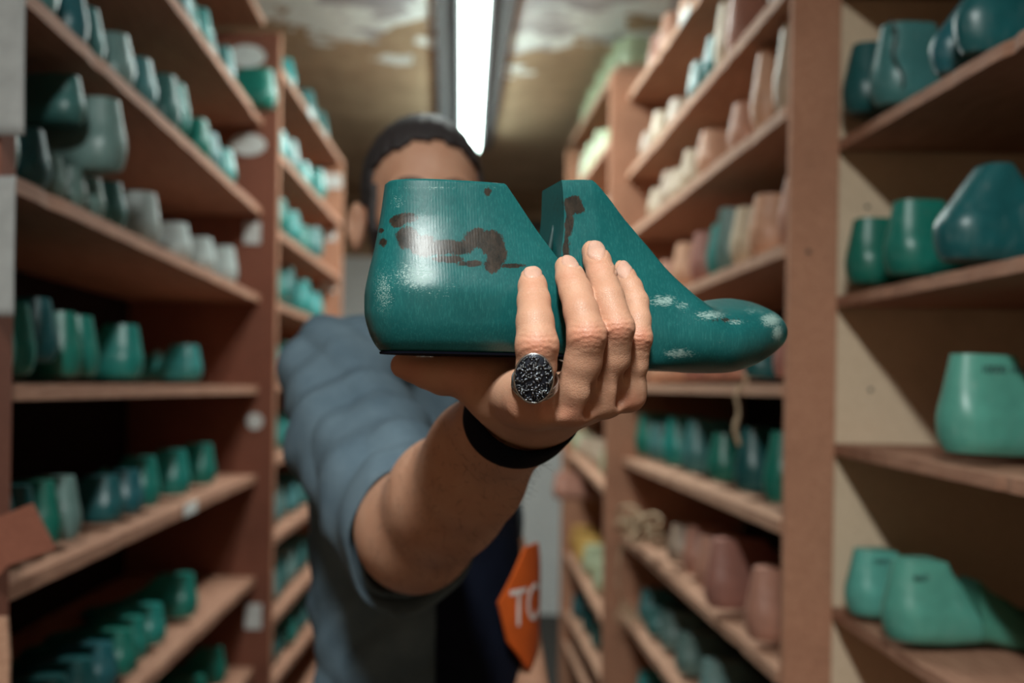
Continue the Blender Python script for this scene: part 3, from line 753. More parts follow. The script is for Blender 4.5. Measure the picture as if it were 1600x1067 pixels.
def heel_geo():
    nz, nr, nsd = 90, 26, 46; V = []; Fs = []
    for i in range(nz):
        v_ = i/(nz-1); z = zb_+(zt_-zb_)*v_
        # ease for rounded rims
        s0 = pch(bz, bs, z); s1 = interp(fz, fs, z)
        hw = pch([0, .06, .17, .32, .5, .75, 1.], [.0250, .0290, .0325, .0340, .0300, .0235, .0195], v_)
        top = zt_ - .0015*0
        rl = min(.045, (s1-s0)*.55)
        row = []
        for j in range(nr):                          # half outline from the back round to the near side
            a = PI/2*j/(nr-1); row.append((s0+rl*(1-math.cos(a)), hw*math.sin(a)**.82))
        for j in range(1, nsd+1):
            t = j/nsd; row.append((s0+rl+(s1-s0-rl)*t, hw*(1+.04*math.sin(t*PI)-.02*t)))
        # the pixel silhouette is straight along the top with a slight fall to the right
        full = [(x, -y, z) for x, y in row] + [(x, y, z) for x, y in reversed(row[1:])]
        V += full
    n = len(full)
    for i in range(nz-1):
        for j in range(n):
            a = i*n+j; b_ = i*n+(j+1) % n; Fs.append((a, b_, b_+n, a+n))
    # caps with bevel ring
    for base_, flip, dz in ((0, True, -.0012), ((nz-1)*n, False, .0012)):
        ring = V[base_:base_+n]; c = np.mean(np.array(ring), 0); k = len(V)
        V += [(x-(x-c[0])*.035, y-y*.07, z+dz) for x, y, z in ring]
        for j in range(n):
            a, b_ = base_+j, base_+(j+1) % n; q = (a, b_, k+(j+1) % n, k+j); Fs.append(q if not flip else q[::-1])
        cap = tuple(range(k, k+n)); Fs.append(cap[::-1] if flip else cap)
    return V, Fs
def sharp(me, ang=35):
    bm = bmesh.new(); bm.from_mesh(me); bmesh.ops.recalc_face_normals(bm, faces=bm.faces[:])
    for e in bm.edges:
        if len(e.link_faces) == 2 and e.calc_face_angle(0) > R(ang): e.smooth = False
    bm.to_mesh(me); bm.free()
def local2world(V):
    V = np.array([tuple(p) for p in V]); return np.stack([LP.x+V[:, 0]*LD.x+V[:, 1]*LN.x, LP.y+V[:, 0]*LD.y+V[:, 1]*LN.y, LP.z+V[:, 2]], 1)
def add_attr(me, k, a):
    at_ = me.attributes.new(k, 'FLOAT', 'POINT'); at_.data.foreach_set('value', np.asarray(a, np.float32))
V, Fs = heel_geo()
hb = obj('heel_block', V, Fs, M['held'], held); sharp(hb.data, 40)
W_ = local2world([v_.co for v_ in hb.data.vertices])
near = np.array([v_.co.y < 0 for v_ in hb.data.vertices])
add_attr(hb.data, 'stain', near*blobs(W_, [(622, 345, 14, 12, .8), (640, 340, 16, 10, .7), (636, 372, 20, 18, .95), (662, 384, 24, 18, .95), (695, 386, 26, 13, .95), (722, 388, 20, 12, .9), (745, 372, 20, 16, .95), (766, 378, 22, 20, 1.), (776, 398, 16, 22, 1.), (768, 415, 13, 12, .9), (700, 405, 30, 7, .7), (735, 412, 22, 6, .7), (800, 415, 22, 4.5, .75), (598, 378, 9, 9, .6), (762, 300, 8, 8, .5), (595, 360, 6, 4, .9)]))
add_attr(hb.data, 'scuff_highlight', near*(blobs(W_, [(650, 430, 60, 42, .75), (620, 315, 22, 26, .55), (600, 455, 26, 60, .7), (690, 455, 60, 40, .45), (640, 510, 90, 40, .30), (680, 293, 110, 5, .6), (770, 293, 16, 5, .5), (720, 440, 90, 50, .3), (650, 340, 50, 30, .45)])))  # scuffs, plus the heel's soft highlight painted in by the mid-height blobs
topF = prof([(862, 290), (905, 290), (912, 296), (928, 318), (950, 352), (1000, 415), (1030, 442), (1060, 463), (1092, 476), (1125, 472), (1160, 470), (1185, 473), (1205, 480), (1222, 492), (1233, 506), (1236, 516)])
botF = prof([(874, 557), (905, 563), (950, 571), (1015, 579), (1060, 581), (1110, 577), (1150, 568), (1185, 556), (1215, 541), (1230, 530), (1236, 518)])
s_start_top, s_start_bot = topF[0][0], botF[0][0]; s_end = topF[-1][0]
TS, TZ = zip(*topF); BS, BZ = zip(*botF)
def fore_geo():
    nx, nv = 150, 34; V = []; Fs = []
    zt0, zb0 = TZ[0], BZ[0]
    for i in range(nx):
        u = (i/(nx-1)); u = .25*u + .75*(1-(1-u)**1.7) if True else u
        s_b = s_start_bot+(s_end-s_start_bot)*u
        lean = (s_start_top-s_start_bot)*(1-sm(0, .35, u))
        st_ = s_start_top+(s_end-s_start_top)*u
        zt = pch(TS, TZ, max(st_, TS[0])); zb = pch(BS, BZ, s_b); h = max(zt-zb, .0008)
        uu = u
        wmax = pch([0, .15, .35, .52, .62, .75, .86, .94, .98, 1.], [.0265, .0285, .033, .037, .0375, .034, .027, .0185, .011, .003], uu)
        cone = 1-sm(.30, .58, uu)
        tw = R(17)*sm(.35, .8, uu)
        row = []
        for k in range(nv):
            v_ = .5*(1-math.cos(PI*k/(nv-1)))
            a = pch([0, .04, .15, .30, .55, .8, .97, 1.], [.78, .90, 1., 1.06, .96, .76, .66, .62], v_)
            bb = math.sin(math.acos(max(-1, min(1, 1-2*v_))))**.62 if 0 < v_ < 1 else .12
            hw = wmax*(a*cone+bb*(1-cone))
            row.append((hw, v_))
        def pt(hw, v_):
            z = zb+h*v_; zc = zb+h*.42; y = hw; dz = z-zc
            y2 = y*math.cos(tw)+dz*math.sin(tw)*-1; z2 = zc + dz*math.cos(tw)+y*math.sin(tw)
            return (s_b+lean*v_ - .0065*math.exp(-((v_-.48)/.22)**2)*(1-sm(0, .12, uu)), y2, z2)
        full = [pt(-hw, v_) for hw, v_ in row] + [pt(hw, v_) for hw, v_ in reversed(row)]
        # rounded bend of the toe inwards (away from the camera)
        V += [(x, y+.010*sm(.45, 1., uu), z) for x, y, z in full]
    n = len(full)
    for i in range(nx-1):
        for j in range(n):
            a = i*n+j; b_ = i*n+(j+1) % n; Fs.append((a, b_, b_+n, a+n))
    Fs.append(tuple(range(n))[::-1]); Fs.append(tuple(range((nx-1)*n, nx*n)))
    return V, Fs
V, Fs = fore_geo()
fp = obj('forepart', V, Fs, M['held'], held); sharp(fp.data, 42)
W_ = local2world([v_.co for v_ in fp.data.vertices])
near = np.array([v_.co.y < .008 for v_ in fp.data.vertices])
add_attr(fp.data, 'stain', near*blobs(W_, [(895, 320, 15, 16, 1.), (905, 326, 10, 10, .8), (889, 350, 7, 22, .95), (884, 385, 5, 22, .9), (866, 312, 8, 14, .8), (1130, 500, 40, 7, .35)]))
add_attr(fp.data, 'scuff_highlight', blobs(W_, [(1205, 500, 26, 18, 1.), (1215, 520, 14, 22, 1.), (1110, 492, 40, 12, .9), (1150, 503, 30, 8, .75), (1035, 470, 34, 14, .95), (1065, 478, 18, 10, .8), (1060, 552, 36, 13, .95), (1120, 530, 70, 20, .35), (1075, 500, 60, 40, .3), (1180, 485, 40, 14, .6), (1010, 440, 50, 60, .2)]))
# sole plate of the heel (dark thin leather edge) and the slot in the saw cut
plate = [(x, y*1.005, zb_-.0012-.0016*k) for k in (0, 1) for (x, y) in [(p[0], p[1]) for p in heel_geo()[0][:1]]]
ring = heel_geo()[0][:26+46+26+46-1]
n = len(ring)
V = [(x-(x-.0)*.0, y*1.0, zb_-.0008) for x, y, z in ring] + [(x*.998, y*.985, zb_-.0020) for x, y, z in ring]
Fs = [tuple(range(n)), tuple(range(n, 2*n))[::-1]] + [(i, n+i, n+(i+1) % n, (i+1) % n) for i in range(n)]
o = obj('sole_plate', V, Fs, M['black_rubber'], held, False); sharp(o.data)
def cut_s(z):
    v_ = (z-BZ[0])/(TZ[0]-BZ[0]); return s_start_bot+(s_start_top-s_start_bot)*v_-.0065*math.exp(-((v_-.48)/.22)**2)
tz = sz(855, 352)[1]; bz2 = sz(849, 416)[1]; ts, bs2 = cut_s(tz), cut_s(bz2)
o = obj('slot', *tube([(cut_s(tz+(bz2-tz)*q/6)+.0004, -.002, tz+(bz2-tz)*q/6) for q in range(7)], [.0008, .0013, .0017, .0019, .002, .002, .0016], 10), M['held_dark'], held)

# ------------------------------------------------------------ the man
man = thing('person', 'man in a blue-grey shirt and navy apron holding out a green shoe last', 'person', (P(680, 605, 1.27).x, 1.27, 0))
# --- hand (fine)
def ch(seq): return [P(x, y, Y_) for x, y, r_, Y_ in seq], [r_*Y_/F for x, y, r_, Y_ in seq]
index = [(831, 433, 18, .541), (832, 447, 22, .537), (834, 470, 25.5, .530), (836, 503, 29, .521), (839, 540, 33.5, .516), (838, 575, 31, .520), (835, 600, 32, .526), (834, 628, 36, .536)]
middle = [(885, 417, 18.5, .546), (891, 434, 22.5, .540), (899, 455, 25, .534), (908, 487, 27, .525), (917, 524, 30.5, .519), (911, 565, 29, .525), (902, 605, 31, .532), (894, 630, 33, .540)]
ringf = [(927, 393, 18.5, .560), (933, 408, 21, .553), (940, 430, 23, .546), (950, 465, 24.5, .536), (964, 512, 27, .528), (960, 560, 24, .535), (950, 600, 25, .543), (944, 622, 27, .548)]
pinky = [(970, 421, 15, .572), (976, 433, 17, .568), (985, 450, 18.5, .562), (993, 472, 20, .556), (997, 500, 19.5, .549), (997, 528, 21.5, .545), (993, 570, 19, .550), (987, 598, 20, .555), (983, 618, 22, .558)]
thumb = [(630, 571, 20, .605), (645, 575, 22, .604), (665, 581, 25, .603), (690, 586, 27, .602), (712, 588, 25, .602), (745, 600, 31, .604), (778, 622, 38, .600)]
Wc = P(822, 652, .612)
hb_ = ((P(600, 500, .6).x, P(1030, 500, .52).x+.02), (.485, .70), (P(800, 735, .62).z, P(900, 365, .55).z+.005))
Hd = Field(hb_, .00085)
FINGERS = [index, middle, ringf, pinky]
fields = []
for seq in FINGERS + [thumb]:
    f_ = Field.__new__(Field); f_.xs, f_.ys, f_.zs, f_.h, f_.X, f_.Y, f_.Z = Hd.xs, Hd.ys, Hd.zs, Hd.h, Hd.X, Hd.Y, Hd.Z
    f_.D = np.full(Hd.D.shape, .05, np.float32); pts, rs = ch(seq); f_.chain(pts, rs, .0022); fields.append(f_)
# palm block
pal = Field.__new__(Field); pal.__dict__.update(Hd.__dict__); pal.D = np.full(Hd.D.shape, .05, np.float32)
mcp = [(834, 626, 35, .540), (893, 628, 32, .543), (943, 620, 27, .551), (981, 614, 22, .560)]
mp_, mr = ch(mcp)
wr = [P(800, 622, .612), P(820, 620, .622), P(842, 624, .622), P(858, 630, .618)]
for a, ra, c in zip(mp_, mr, wr): pal.cone(a, c, ra, .020, .012)
for i in range(3): pal.cone(mp_[i], mp_[i+1], mr[i]*.9, mr[i+1]*.9, .006)
pal.cone(P(770, 608, .603), P(812, 628, .605), .0155, .0205, .012)       # thenar
pal.cone(P(700, 583, .602), P(845, 590, .592), .0095, .0120, .008)          # pad under the heel
pal.cone(P(790, 606, .590), P(832, 626, .548), .0100, .013, .012)       # web
pal.cone(wr[1], P(808, 655, .652), .024, .025, .015)
pal.cone(P(842, 632, .620), P(828, 660, .652), .022, .024, .015)
D = pal.D
for i, f_ in enumerate(fields):
    k = .0075 if i < 4 else .012
    h_ = np.clip(.5+.5*(D-f_.D)/k, 0, 1)
    # between fingers stay crisp: fingers blend only with the palm
    D_new = D+(f_.D-D)*h_-k*h_*(1-h_)
    f_.B = D_new
Dm = fields[0].B
for f_ in fields[1:]:
    k = .0012; h_ = np.clip(.5+.5*(Dm-f_.B)/k, 0, 1); Dm = Dm+(f_.B-Dm)*h_-k*h_*(1-h_)
# creases over the knuckles (dorsal, camera side)
def crease(p, r_, ax, amp, offs, wdt=.0007):
    global Dm
    p = np.array(p); ax = np.array(ax); ax = ax/np.linalg.norm(ax); m_ = r_*1.6
    q = Hd.sl(p-m_, p+m_); X, Y, Z = Hd.X[q[0]], Hd.Y[:, q[1]], Hd.Z[:, :, q[2]]
    t = (X-p[0])*ax[0]+(Y-p[1])*ax[1]+(Z-p[2])*ax[2]
    lat = (X-p[0])
    fall = np.clip((p[1]+r_*.2-Y)/(r_*.6), 0, 1)*np.exp(-(lat/(r_*.85))**4)
    add = np.zeros_like(Dm[q])
    for o_, am, cv in offs:
        add = add + am*np.exp(-((t-o_-cv*lat**2/r_ - .0004*np.sin(lat*1500))/wdt)**2)
    Dm[q] = Dm[q] + amp*add*fall
def swell(p, r_, amp):
    global Dm
    p = np.array(p); q = Hd.sl(p-r_*2.5, p+r_*2.5); X, Y, Z = Hd.X[q[0]], Hd.Y[:, q[1]], Hd.Z[:, :, q[2]]
    Dm[q] = Dm[q] - amp*np.exp(-((X-p[0])**2+(Y-p[1])**2+(Z-p[2])**2)/r_**2)
for seq, ip, idp in ((index, 4, 2), (middle, 4, 2), (ringf, 4, 2), (pinky, 5, 3)):
    pts, rs = ch(seq)
    for j, amp, offs in ((ip, .00045, [(-.0065, .5, -.3), (-.0042, .8, -.35), (-.0020, 1., -.4), (.0006, .8, -.1), (.003, .9, .2), (.0052, .5, .3)]), (idp, .00032, [(-.002, .8, -.2), (0, 1., 0), (.0022, .7, .2)])):
        ax = pts[j-1]-pts[j+1]; crease(pts[j], rs[j], ax, amp*1.9, offs, .00085)
    swell(np.array(pts[ip])+np.array([0, -rs[ip]*.8, -.001]), .007, .0008)
# knuckle tendons / hollows at the base of the hand
for a, b_, ra in ((P(866, 600, .520), P(866, 640, .525), .006), (P(925, 600, .527), P(921, 636, .535), .005), (P(968, 585, .537), P(966, 622, .545), .0045)):
    t_ = Field.__new__(Field); t_.__dict__.update(Hd.__dict__); t_.D = Dm; t_.cone(a, b_, ra*.5, ra, .006, 's')
# nail plates: shallow rim groove
NAILS = [(833, 424, 15.5, 9.5, -6), (892, 407, 15, 9.5, 10), (932, 390, 14.5, 15.5, 12), (975, 420, 11.5, 14.5, 32)]
HV, HF = Hd.mesh(Dm)
def vnormals(V, Fq):
    n_ = np.cross(V[Fq[:, 2]]-V[Fq[:, 0]], V[Fq[:, 3]]-V[Fq[:, 1]]); out = np.zeros_like(V)
    for i in range(4): np.add.at(out, Fq[:, i], n_)
    return out/np.maximum(np.linalg.norm(out, axis=1), 1e-12)[:, None]
Nn = vnormals(HV, HF); px, py = proj(HV)
nail = np.zeros(len(HV)); rim = np.zeros(len(HV))
for x, y, rx, ry, rot in NAILS:
    c_, s_ = math.cos(R(rot)), math.sin(R(rot)); dx, dy = px-x, py-y
    lx, ly = (dx*c_+dy*s_)/rx, (-dx*s_+dy*c_)/ry
    d = (np.abs(lx)**3.2+np.abs(ly)**3.2)**(1/3.2)
    front = (Nn[:, 1] < .25) & (HV[:, 1] < .60)
    nail = np.maximum(nail, np.where(front, np.clip((1.-d)/.12, 0, 1), 0))
    rim = np.maximum(rim, np.where(front, np.exp(-((d-1.0)/.09)**2), 0))
HV = HV - Nn*(rim*.00045)[:, None] + Nn*(nail*.00012)[:, None]
flush = blobs(HV, [(839, 540, 34, 20, .9), (918, 524, 32, 20, .95), (966, 516, 28, 20, .95), (1002, 528, 20, 18, 1.), (831, 640, 60, 26, .5), (893, 645, 40, 22, .6), (985, 628, 28, 20, .7), (640, 578, 40, 40, .75), (720, 590, 50, 30, .45), (833, 440, 20, 14, .35), (888, 430, 20, 14, .3), (935, 415, 18, 14, .3)])
# --- forearm (coarser)
FA = Field(((P(560, 800, .95).x, P(900, 700, .62).x), (.56, 1.10), (P(600, 960, .9).z, P(760, 610, .6).z)), .0024)
FA.chain([P(820, 638, .625), P(796, 664, .655), P(743, 716, .715), P(694, 768, .78), P(646, 820, .86), P(600, 830, .98)],
         [.0220, .0245, .0305, .0375, .0425, .046], .025)
FA.cone(P(832, 646, .63), P(788, 706, .69), .018, .021, .015); FA.cone(P(800, 638, .63), P(745, 690, .70), .020, .027, .02)
FA.cone(P(652, 858, .87), P(745, 770, .73), .026, .018, .05)      # elbow / ulna side
AV, AF = FA.mesh(it=14)
# --- head and torso (coarse), one body
HC = Vector((P(656, 605, 1.31).x, 1.315, CZ+.243)); HY = R(10)
fx, fy = math.sin(HY), -math.cos(HY)                               # face direction
rot = [[math.cos(HY), math.sin(HY), 0], [fx, fy, 0], [0, 0, 1]]     # rows: side, forward, up
rot = [[-fy, fx, 0], [fx, fy, 0], [0, 0, 1]]
def hp(s_, f_, u_): return (HC.x + (-fy)*s_ + fx*f_, HC.y + fx*s_ + fy*f_, HC.z + u_)
Hh = Field(((HC.x-.13, HC.x+.13), (HC.y-.15, HC.y+.16), (CZ-.06, HC.z+.135)), .0026)
Hh.ell(hp(0, -.012, .012), (.0765, .098, .098), .02, rot=rot)
Hh.ell(hp(0, .022, -.055), (.060, .068, .072), .03, rot=rot)
Hh.ell(hp(0, .062, -.098), (.026, .026, .022), .02, rot=rot)
Hh.ell(hp(0, .070, .008), (.052, .014, .014), .016, rot=rot)         # brow ridge
noear = None
for s_ in (-1, 1):
    Hh.ell(hp(s_*.030, .094, -.016), (.017, .014, .012), .010, 's', rot=rot)
    Hh.ell(hp(s_*.044, .058, -.030), (.020, .020, .020), .02, rot=rot)
    Hh.cone(hp(s_*.008, .098, -.040), hp(s_*.013, .092, -.042), .007, .006, .005)
Hh.cone(hp(0, .084, .006), hp(0, .108, -.034), .008, .011, .008)
Hh.cone(hp(-.018, .083, -.064), hp(.018, .083, -.064), .0055, .0055, .006)
Hh.cone(hp(-.016, .082, -.073), hp(.016, .082, -.073), .0065, .0065, .006)
headD = Hh.D.copy()
for s_ in (-1, 1):
    Hh.ell(hp(s_*.086, -.012, -.034), (.013, .018, .033), .005, rot=rot)
    Hh.ell(hp(s_*.094, .004, -.030), (.008, .008, .020), .005, 's', rot=rot)
Hh.cone((HC.x, HC.y+.035, CZ+.15), (HC.x+.006, HC.y+.055, CZ+.0), .056, .064, .03)
VV, VF = Hh.mesh()
sh = P(536, 588, 1.17)
Bd = Field(((-.30, .28), (.98, 1.62), (.80, CZ+.10)), .006)
Bd.cone((-.035, 1.345, CZ-.08), (-.02, 1.30, 1.0), .090, .105, .04)
Bd.cone((HC.x, HC.y+.07, CZ+.01), sh, .045, .038, .04); Bd.cone((HC.x, HC.y+.07, CZ+.01), (.07, 1.46, CZ-.03), .045, .036, .04)
Bd.cone(sh, P(600, 800, .98), .045, .042, .03)
BV, BF = Bd.mesh()
# left forearm and hand, low at the frame's bottom edge
Lh = Field(((-.02, .24), (1.00, 1.55), (.90, 1.26)), .0025)
hx = P(846, 1128, 1.12)
Lh.cone((.085, 1.50, 1.16), (hx.x-.002, 1.20, hx.z-.02), .036, .025, .02)
Lh.cone((hx.x-.002, 1.20, hx.z-.02), (hx.x-.004, 1.13, hx.z-.022), .026, .028, .015)
for i, dx_ in enumerate((-.028, -.010, .008, .024)):
    l_ = (.040, .046, .043, .033)[i]
    a = Vector((hx.x-.004+dx_, 1.115, hx.z-.012)); c = a+Vector((0, -.028, -.012)); e = c+Vector((0, .004, -l_*.6)); g = e+Vector((0, .016, -.006))
    Lh.chain([a, c, e, g], [.0095, .0088, .0082, .007], .002)
Lh.chain([Vector((hx.x-.026, 1.15, hx.z-.01)), Vector((hx.x-.040, 1.115, hx.z-.014)), Vector((hx.x-.034, 1.085, hx.z-.024))], [.012, .010, .008], .004)
LV, LF = Lh.mesh()
parts_ = [(HV, HF), (AV, AF), (VV, VF), (BV, BF), (LV, LF)]
allV = np.concatenate([p[0] for p in parts_]); offs = np.cumsum([0]+[len(p[0]) for p in parts_])[:-1]
allF = np.concatenate([p[1]+o_ for p, o_ in zip(parts_, offs)])
fl_ = np.zeros(len(allV)); nl_ = np.zeros(len(allV)); fl_[:len(HV)] = flush; nl_[:len(HV)] = nail
mo = Vector(man.location); allV = allV - np.array([mo.x, mo.y, mo.z])
body = link('body', np_mesh('body', allV, allF, M['skin'], {'flush': fl_, 'nail': nl_}), man)
def man_part(name, V, Fq, mat, parent=None):
    return link(name, np_mesh(name, np.asarray(V)-np.array([mo.x, mo.y, mo.z]), Fq, mat), parent or man)
# hair and beard
X, Y, Z = Hh.X-HC.x, Hh.Y-HC.y, Hh.Z-HC.z
sd = -fy*X+fx*Y; fw = fx*X+fy*Y; up = Z+0*X
nz_ = .0012*(np.sin(sd*420+fw*90)+np.sin(fw*380+up*300))
face = np.minimum(fw-.024-.20*up, .066-6*sd**2-up+.0022*np.sin(sd*210)+.0015*np.sin(sd*520+1))
hair = np.maximum(np.maximum(headD-.0045-.003*np.clip(up/.06, 0, 1)+nz_*.5, face), -.062-up+.0*fw)
hair = np.maximum(hair, -(np.maximum(np.maximum(np.abs(fw+.008)-.022, up+.006), -.075-up)))     # clear round the ears
man_part('hair', *Hh.mesh(hair.astype(np.float32)), M['hair'])
bd = np.maximum(headD-.006+nz_*.7, np.minimum(np.maximum(up+.062-.25*np.abs(sd), -(fw-.014)), np.maximum(np.abs(fw-.028)-.013, up-.015)))
bd = np.maximum(bd, -(up+.135)); bd = np.maximum(bd, -(np.maximum(np.abs(sd)-.022, np.abs(up+.068)-.010)))
man_part('beard', *Hh.mesh(bd.astype(np.float32)), M['hair'])
for s_ in (-1, 1):
    br_ = tube([Vector(hp(s_*(.012+.008*i), .089-.0010*i*i*.9, .008+.0035*math.sin(i/5*PI))) for i in range(6)], [.003, .0042, .0045, .0042, .0035, .002], 8)
    man_part('eyebrow', [tuple(p) for p in br_[0]], np.array([f for f in br_[1] if len(f) == 4]), M['hair'])
    bm = bmesh.new(); bmesh.ops.create_uvsphere(bm, u_segments=20, v_segments=14, radius=.0115); me = bpy.data.meshes.new('eye'); bm.to_mesh(me); bm.free()
    me.polygons.foreach_set('use_smooth', [True]*len(me.polygons)); me.materials.append(M['eye']); me.materials.append(M['iris'])
    for p in me.polygons:
        if Vector(p.center).normalized().dot(Vector((fx, fy, 0))) > .90: p.material_index = 1
    e_ = link('eye', me, man); e_.location = Vector(hp(s_*.030, .069, -.016))-mo
# --- shirt
Sh = Field(((-.32, .30), (.78, 1.66), (.78, CZ+.125)), .0032)
Sh.cone((-.045, 1.33, CZ-.03), (-.02, 1.29, CZ-.50), .118, .128, .05)
Sh.cone((-.02, 1.29, CZ-.50), (-.02, 1.29, CZ-.66), .128, .128, .05)
Sh.cone((HC.x, HC.y+.065, CZ+.028), sh, .058, .066, .07)
Sh.cone((HC.x, HC.y+.065, CZ+.028), (.07, 1.46, CZ-.02), .055, .06, .06)
Sh.cone((.07, 1.46, CZ-.02), (.065, 1.50, CZ-.26), .052, .045, .03)
Sh.chain([sh, P(556, 690, 1.08), P(608, 780, .965), P(634, 820, .905)], [.067, .065, .060, .059], .03)
Sh.cone(P(560, 700, 1.06), P(634, 868, .905), .056, .046, .03); Sh.cone(P(580, 690, 1.06), P(640, 776, .905), .052, .034, .03)
Sh.cone((-.10, 1.27, CZ-.10), (-.075, 1.26, CZ-.55), .072, .060, .06)
X, Y, Z = Sh.X, Sh.Y, Sh.Z
# cloth folds: stretched ripples radiating along the sleeve and torso
e0 = P(638, 826, .905); ax = (e0-sh).normalized()
tt = (X-sh.x)*ax.x+(Y-sh.y)*ax.y+(Z-sh.z)*ax.z
rdg = lambda a: 1-2*np.abs(np.sin(a))**.7
wv0 = rdg(X*26+Z*17+2.2*np.sin(Z*13+X*8+Y*6))*.0020 + rdg(tt*34+X*14+Z*10+1.8*np.sin(Z*19+Y*7))*.0022*np.clip((tt+.02)/.08, 0, 1)
wv1 = wv0 + np.sin(X*55+Z*38+3*np.sin(Z*14+X*9))*.0022 + np.sin(tt*75+X*30+2*np.sin(Z*25))*.0028*np.clip((tt+.03)/.08, 0, 1) + np.sin(Z*95-X*70+4*np.sin(X*17))*.0012
Sh.D = (Sh.D + wv1).astype(np.float32)
# cut the sleeve end and hollow it
cutp = (X-e0.x)*ax.x+(Y-e0.y)*ax.y+(Z-e0.z)*ax.z
near_sl = (np.sqrt((X-e0.x)**2+(Y-e0.y)**2+(Z-e0.z)**2) < .16)
Sh.D = np.where(near_sl & (Y < 1.06), np.maximum(Sh.D, cutp-.012), Sh.D).astype(np.float32)
Sh.cone(P(575, 735, 1.03), e0+ax*.06, .042, .047, .004, 's')
for y_ in (788, 858): Sh.cone(P(590, y_-20, .98), P(634, y_, .905)+ax*.06, .030, .034, .004, 's')
Sh.cone((HC.x, HC.y+.0, CZ+.11), (HC.x, HC.y-.04, CZ+.05), .055, .035, .01, 's')   # open collar
SV, SF = Sh.mesh()
shirt = man_part('shirt', SV, SF, M['shirt'])
# rolled cuff: a fat soft ring round the sleeve end
u_ = (Vector((1, 0, 0))-ax*ax.x).normalized(); v2 = ax.cross(u_)
V = []; Fs = []; nA, nB = 64, 14
for i in range(nA):
    a = 2*PI*i/nA; rd = u_*math.cos(a)+v2*math.sin(a)
    rr_ = .0655+.0022*math.sin(3*a+1)+.0012*math.sin(7*a)
    for j in range(nB):
        b_ = 2*PI*j/nB; V.append(e0 + ax*(.004+.018*math.sin(b_)) + u_*math.cos(a)*(rr_*.92+.0048*math.cos(b_)) + v2*math.sin(a)*(rr_*1.24+.0048*math.cos(b_)))
for i in range(nA):
    for j in range(nB):
        Fs.append((i*nB+j, ((i+1) % nA)*nB+j, ((i+1) % nA)*nB+(j+1) % nB, i*nB+(j+1) % nB))
man_part('sleeve_cuff', [tuple(p) for p in V], np.array(Fs), M['shirt'], )
# collar
V, Fs = tube([Vector((HC.x+.064*math.sin(a), HC.y+.045-.062*math.cos(a), CZ+.075-.022*math.cos(a)**2*(1 if math.cos(a) > 0 else 0)+.012*(math.cos(a) < 0))) for a in [R(d_) for d_ in range(-150, 151, 12)]], .011, 10)
man_part('collar', [tuple(p) for p in V], np.array([f for f in Fs if len(f) == 4]), M['shirt'])
# --- apron over the torso's front/right
Ap = Sh.D*0
T = Field(((-.14, .30), (1.05, 1.60), (.62, CZ-.04)), .0045)
T.cone((-.045, 1.33, CZ-.03), (-.02, 1.29, CZ-.50), .121, .131, .05); T.cone((-.02, 1.29, CZ-.50), (-.02, 1.29, CZ-.85), .131, .134, .05)
T.cone((-.10, 1.27, CZ-.10), (-.075, 1.26, CZ-.55), .072, .060, .06)
X, Y, Z = T.X, T.Y, T.Z
bx = P(681, 990, 1.16).x
D2 = np.maximum(T.D-.010+.0015*np.sin(X*60+Z*12), -(T.D+.004)); D2 = np.maximum(D2, bx-X+0*Z); D2 = np.maximum(D2, Z-(CZ-.085)+.0*X)
D2 = np.maximum(D2, -(Z-.64)); D2 = np.maximum(D2, (Y-1.42))
man_part('apron', *T.mesh(D2.astype(np.float32)), M['apron'])
# orange hexagonal badge with letters wrapping round the side of the apron
TR = .1335; TCX, TCY = -.02, 1.29
th_l = math.radians(36); zc_ = P(820, 936, 1.22).z
hexp = [(0, 6), (.028, 76), (.062, 112), (.096, 80), (.125, 8), (.115, -70), (.075, -110), (.040, -85)]
def wrap(u, dz, off): 
    th = th_l + u/TR; return Vector((TCX+(TR+off)*math.sin(th), TCY-(TR+off)*math.cos(th), zc_+dz*.00078))
def wz(u, top):
    ps = [(0, 6), (.045, 84), (.085, 84), (.125, 8)] if top else [(0, 6), (.016, -58), (.058, -112), (.100, -70), (.125, 8)]
    return float(np.interp(u, [p[0] for p in ps], [p[1] for p in ps]))
V = []; Fs = []; nu = 40
for i in range(nu+1):
    u = .125*i/nu
    for off in (.006, .0095):
        V.append(wrap(u, wz(u, True), off)-mo); V.append(wrap(u, wz(u, False), off)-mo)
for i in range(nu):
    a = i*4; c_ = a+4; Fs += [(a+2, a+3, c_+3, c_+2), (a, c_, c_+1, a+1), (a, a+2, c_+2, c_), (a+1, c_+1, c_+3, a+3)]
Fs += [(0, 1, 3, 2), (nu*4, nu*4+2, nu*4+3, nu*4+1)]
badge = obj('badge', V, Fs, M['orange'], man, False); sharp(badge.data); badge['label'] = 'orange hexagonal badge with white letters'
tmesh = text_mesh('TC', .062, M['white_print'], .0006)
bm = bmesh.new(); bm.from_mesh(tmesh); bmesh.ops.triangulate(bm, faces=bm.faces[:])
bmesh.ops.subdivide_edges(bm, edges=bm.edges[:], cuts=2); bm.to_mesh(tmesh); bm.free()
for v_ in tmesh.vertices:
    x, y, z = v_.co; v_.co = wrap(.050+x*.85, (y*1.05-.008)/.00078, .0102+z*.6)-mo
link('badge_letters', tmesh, badge)
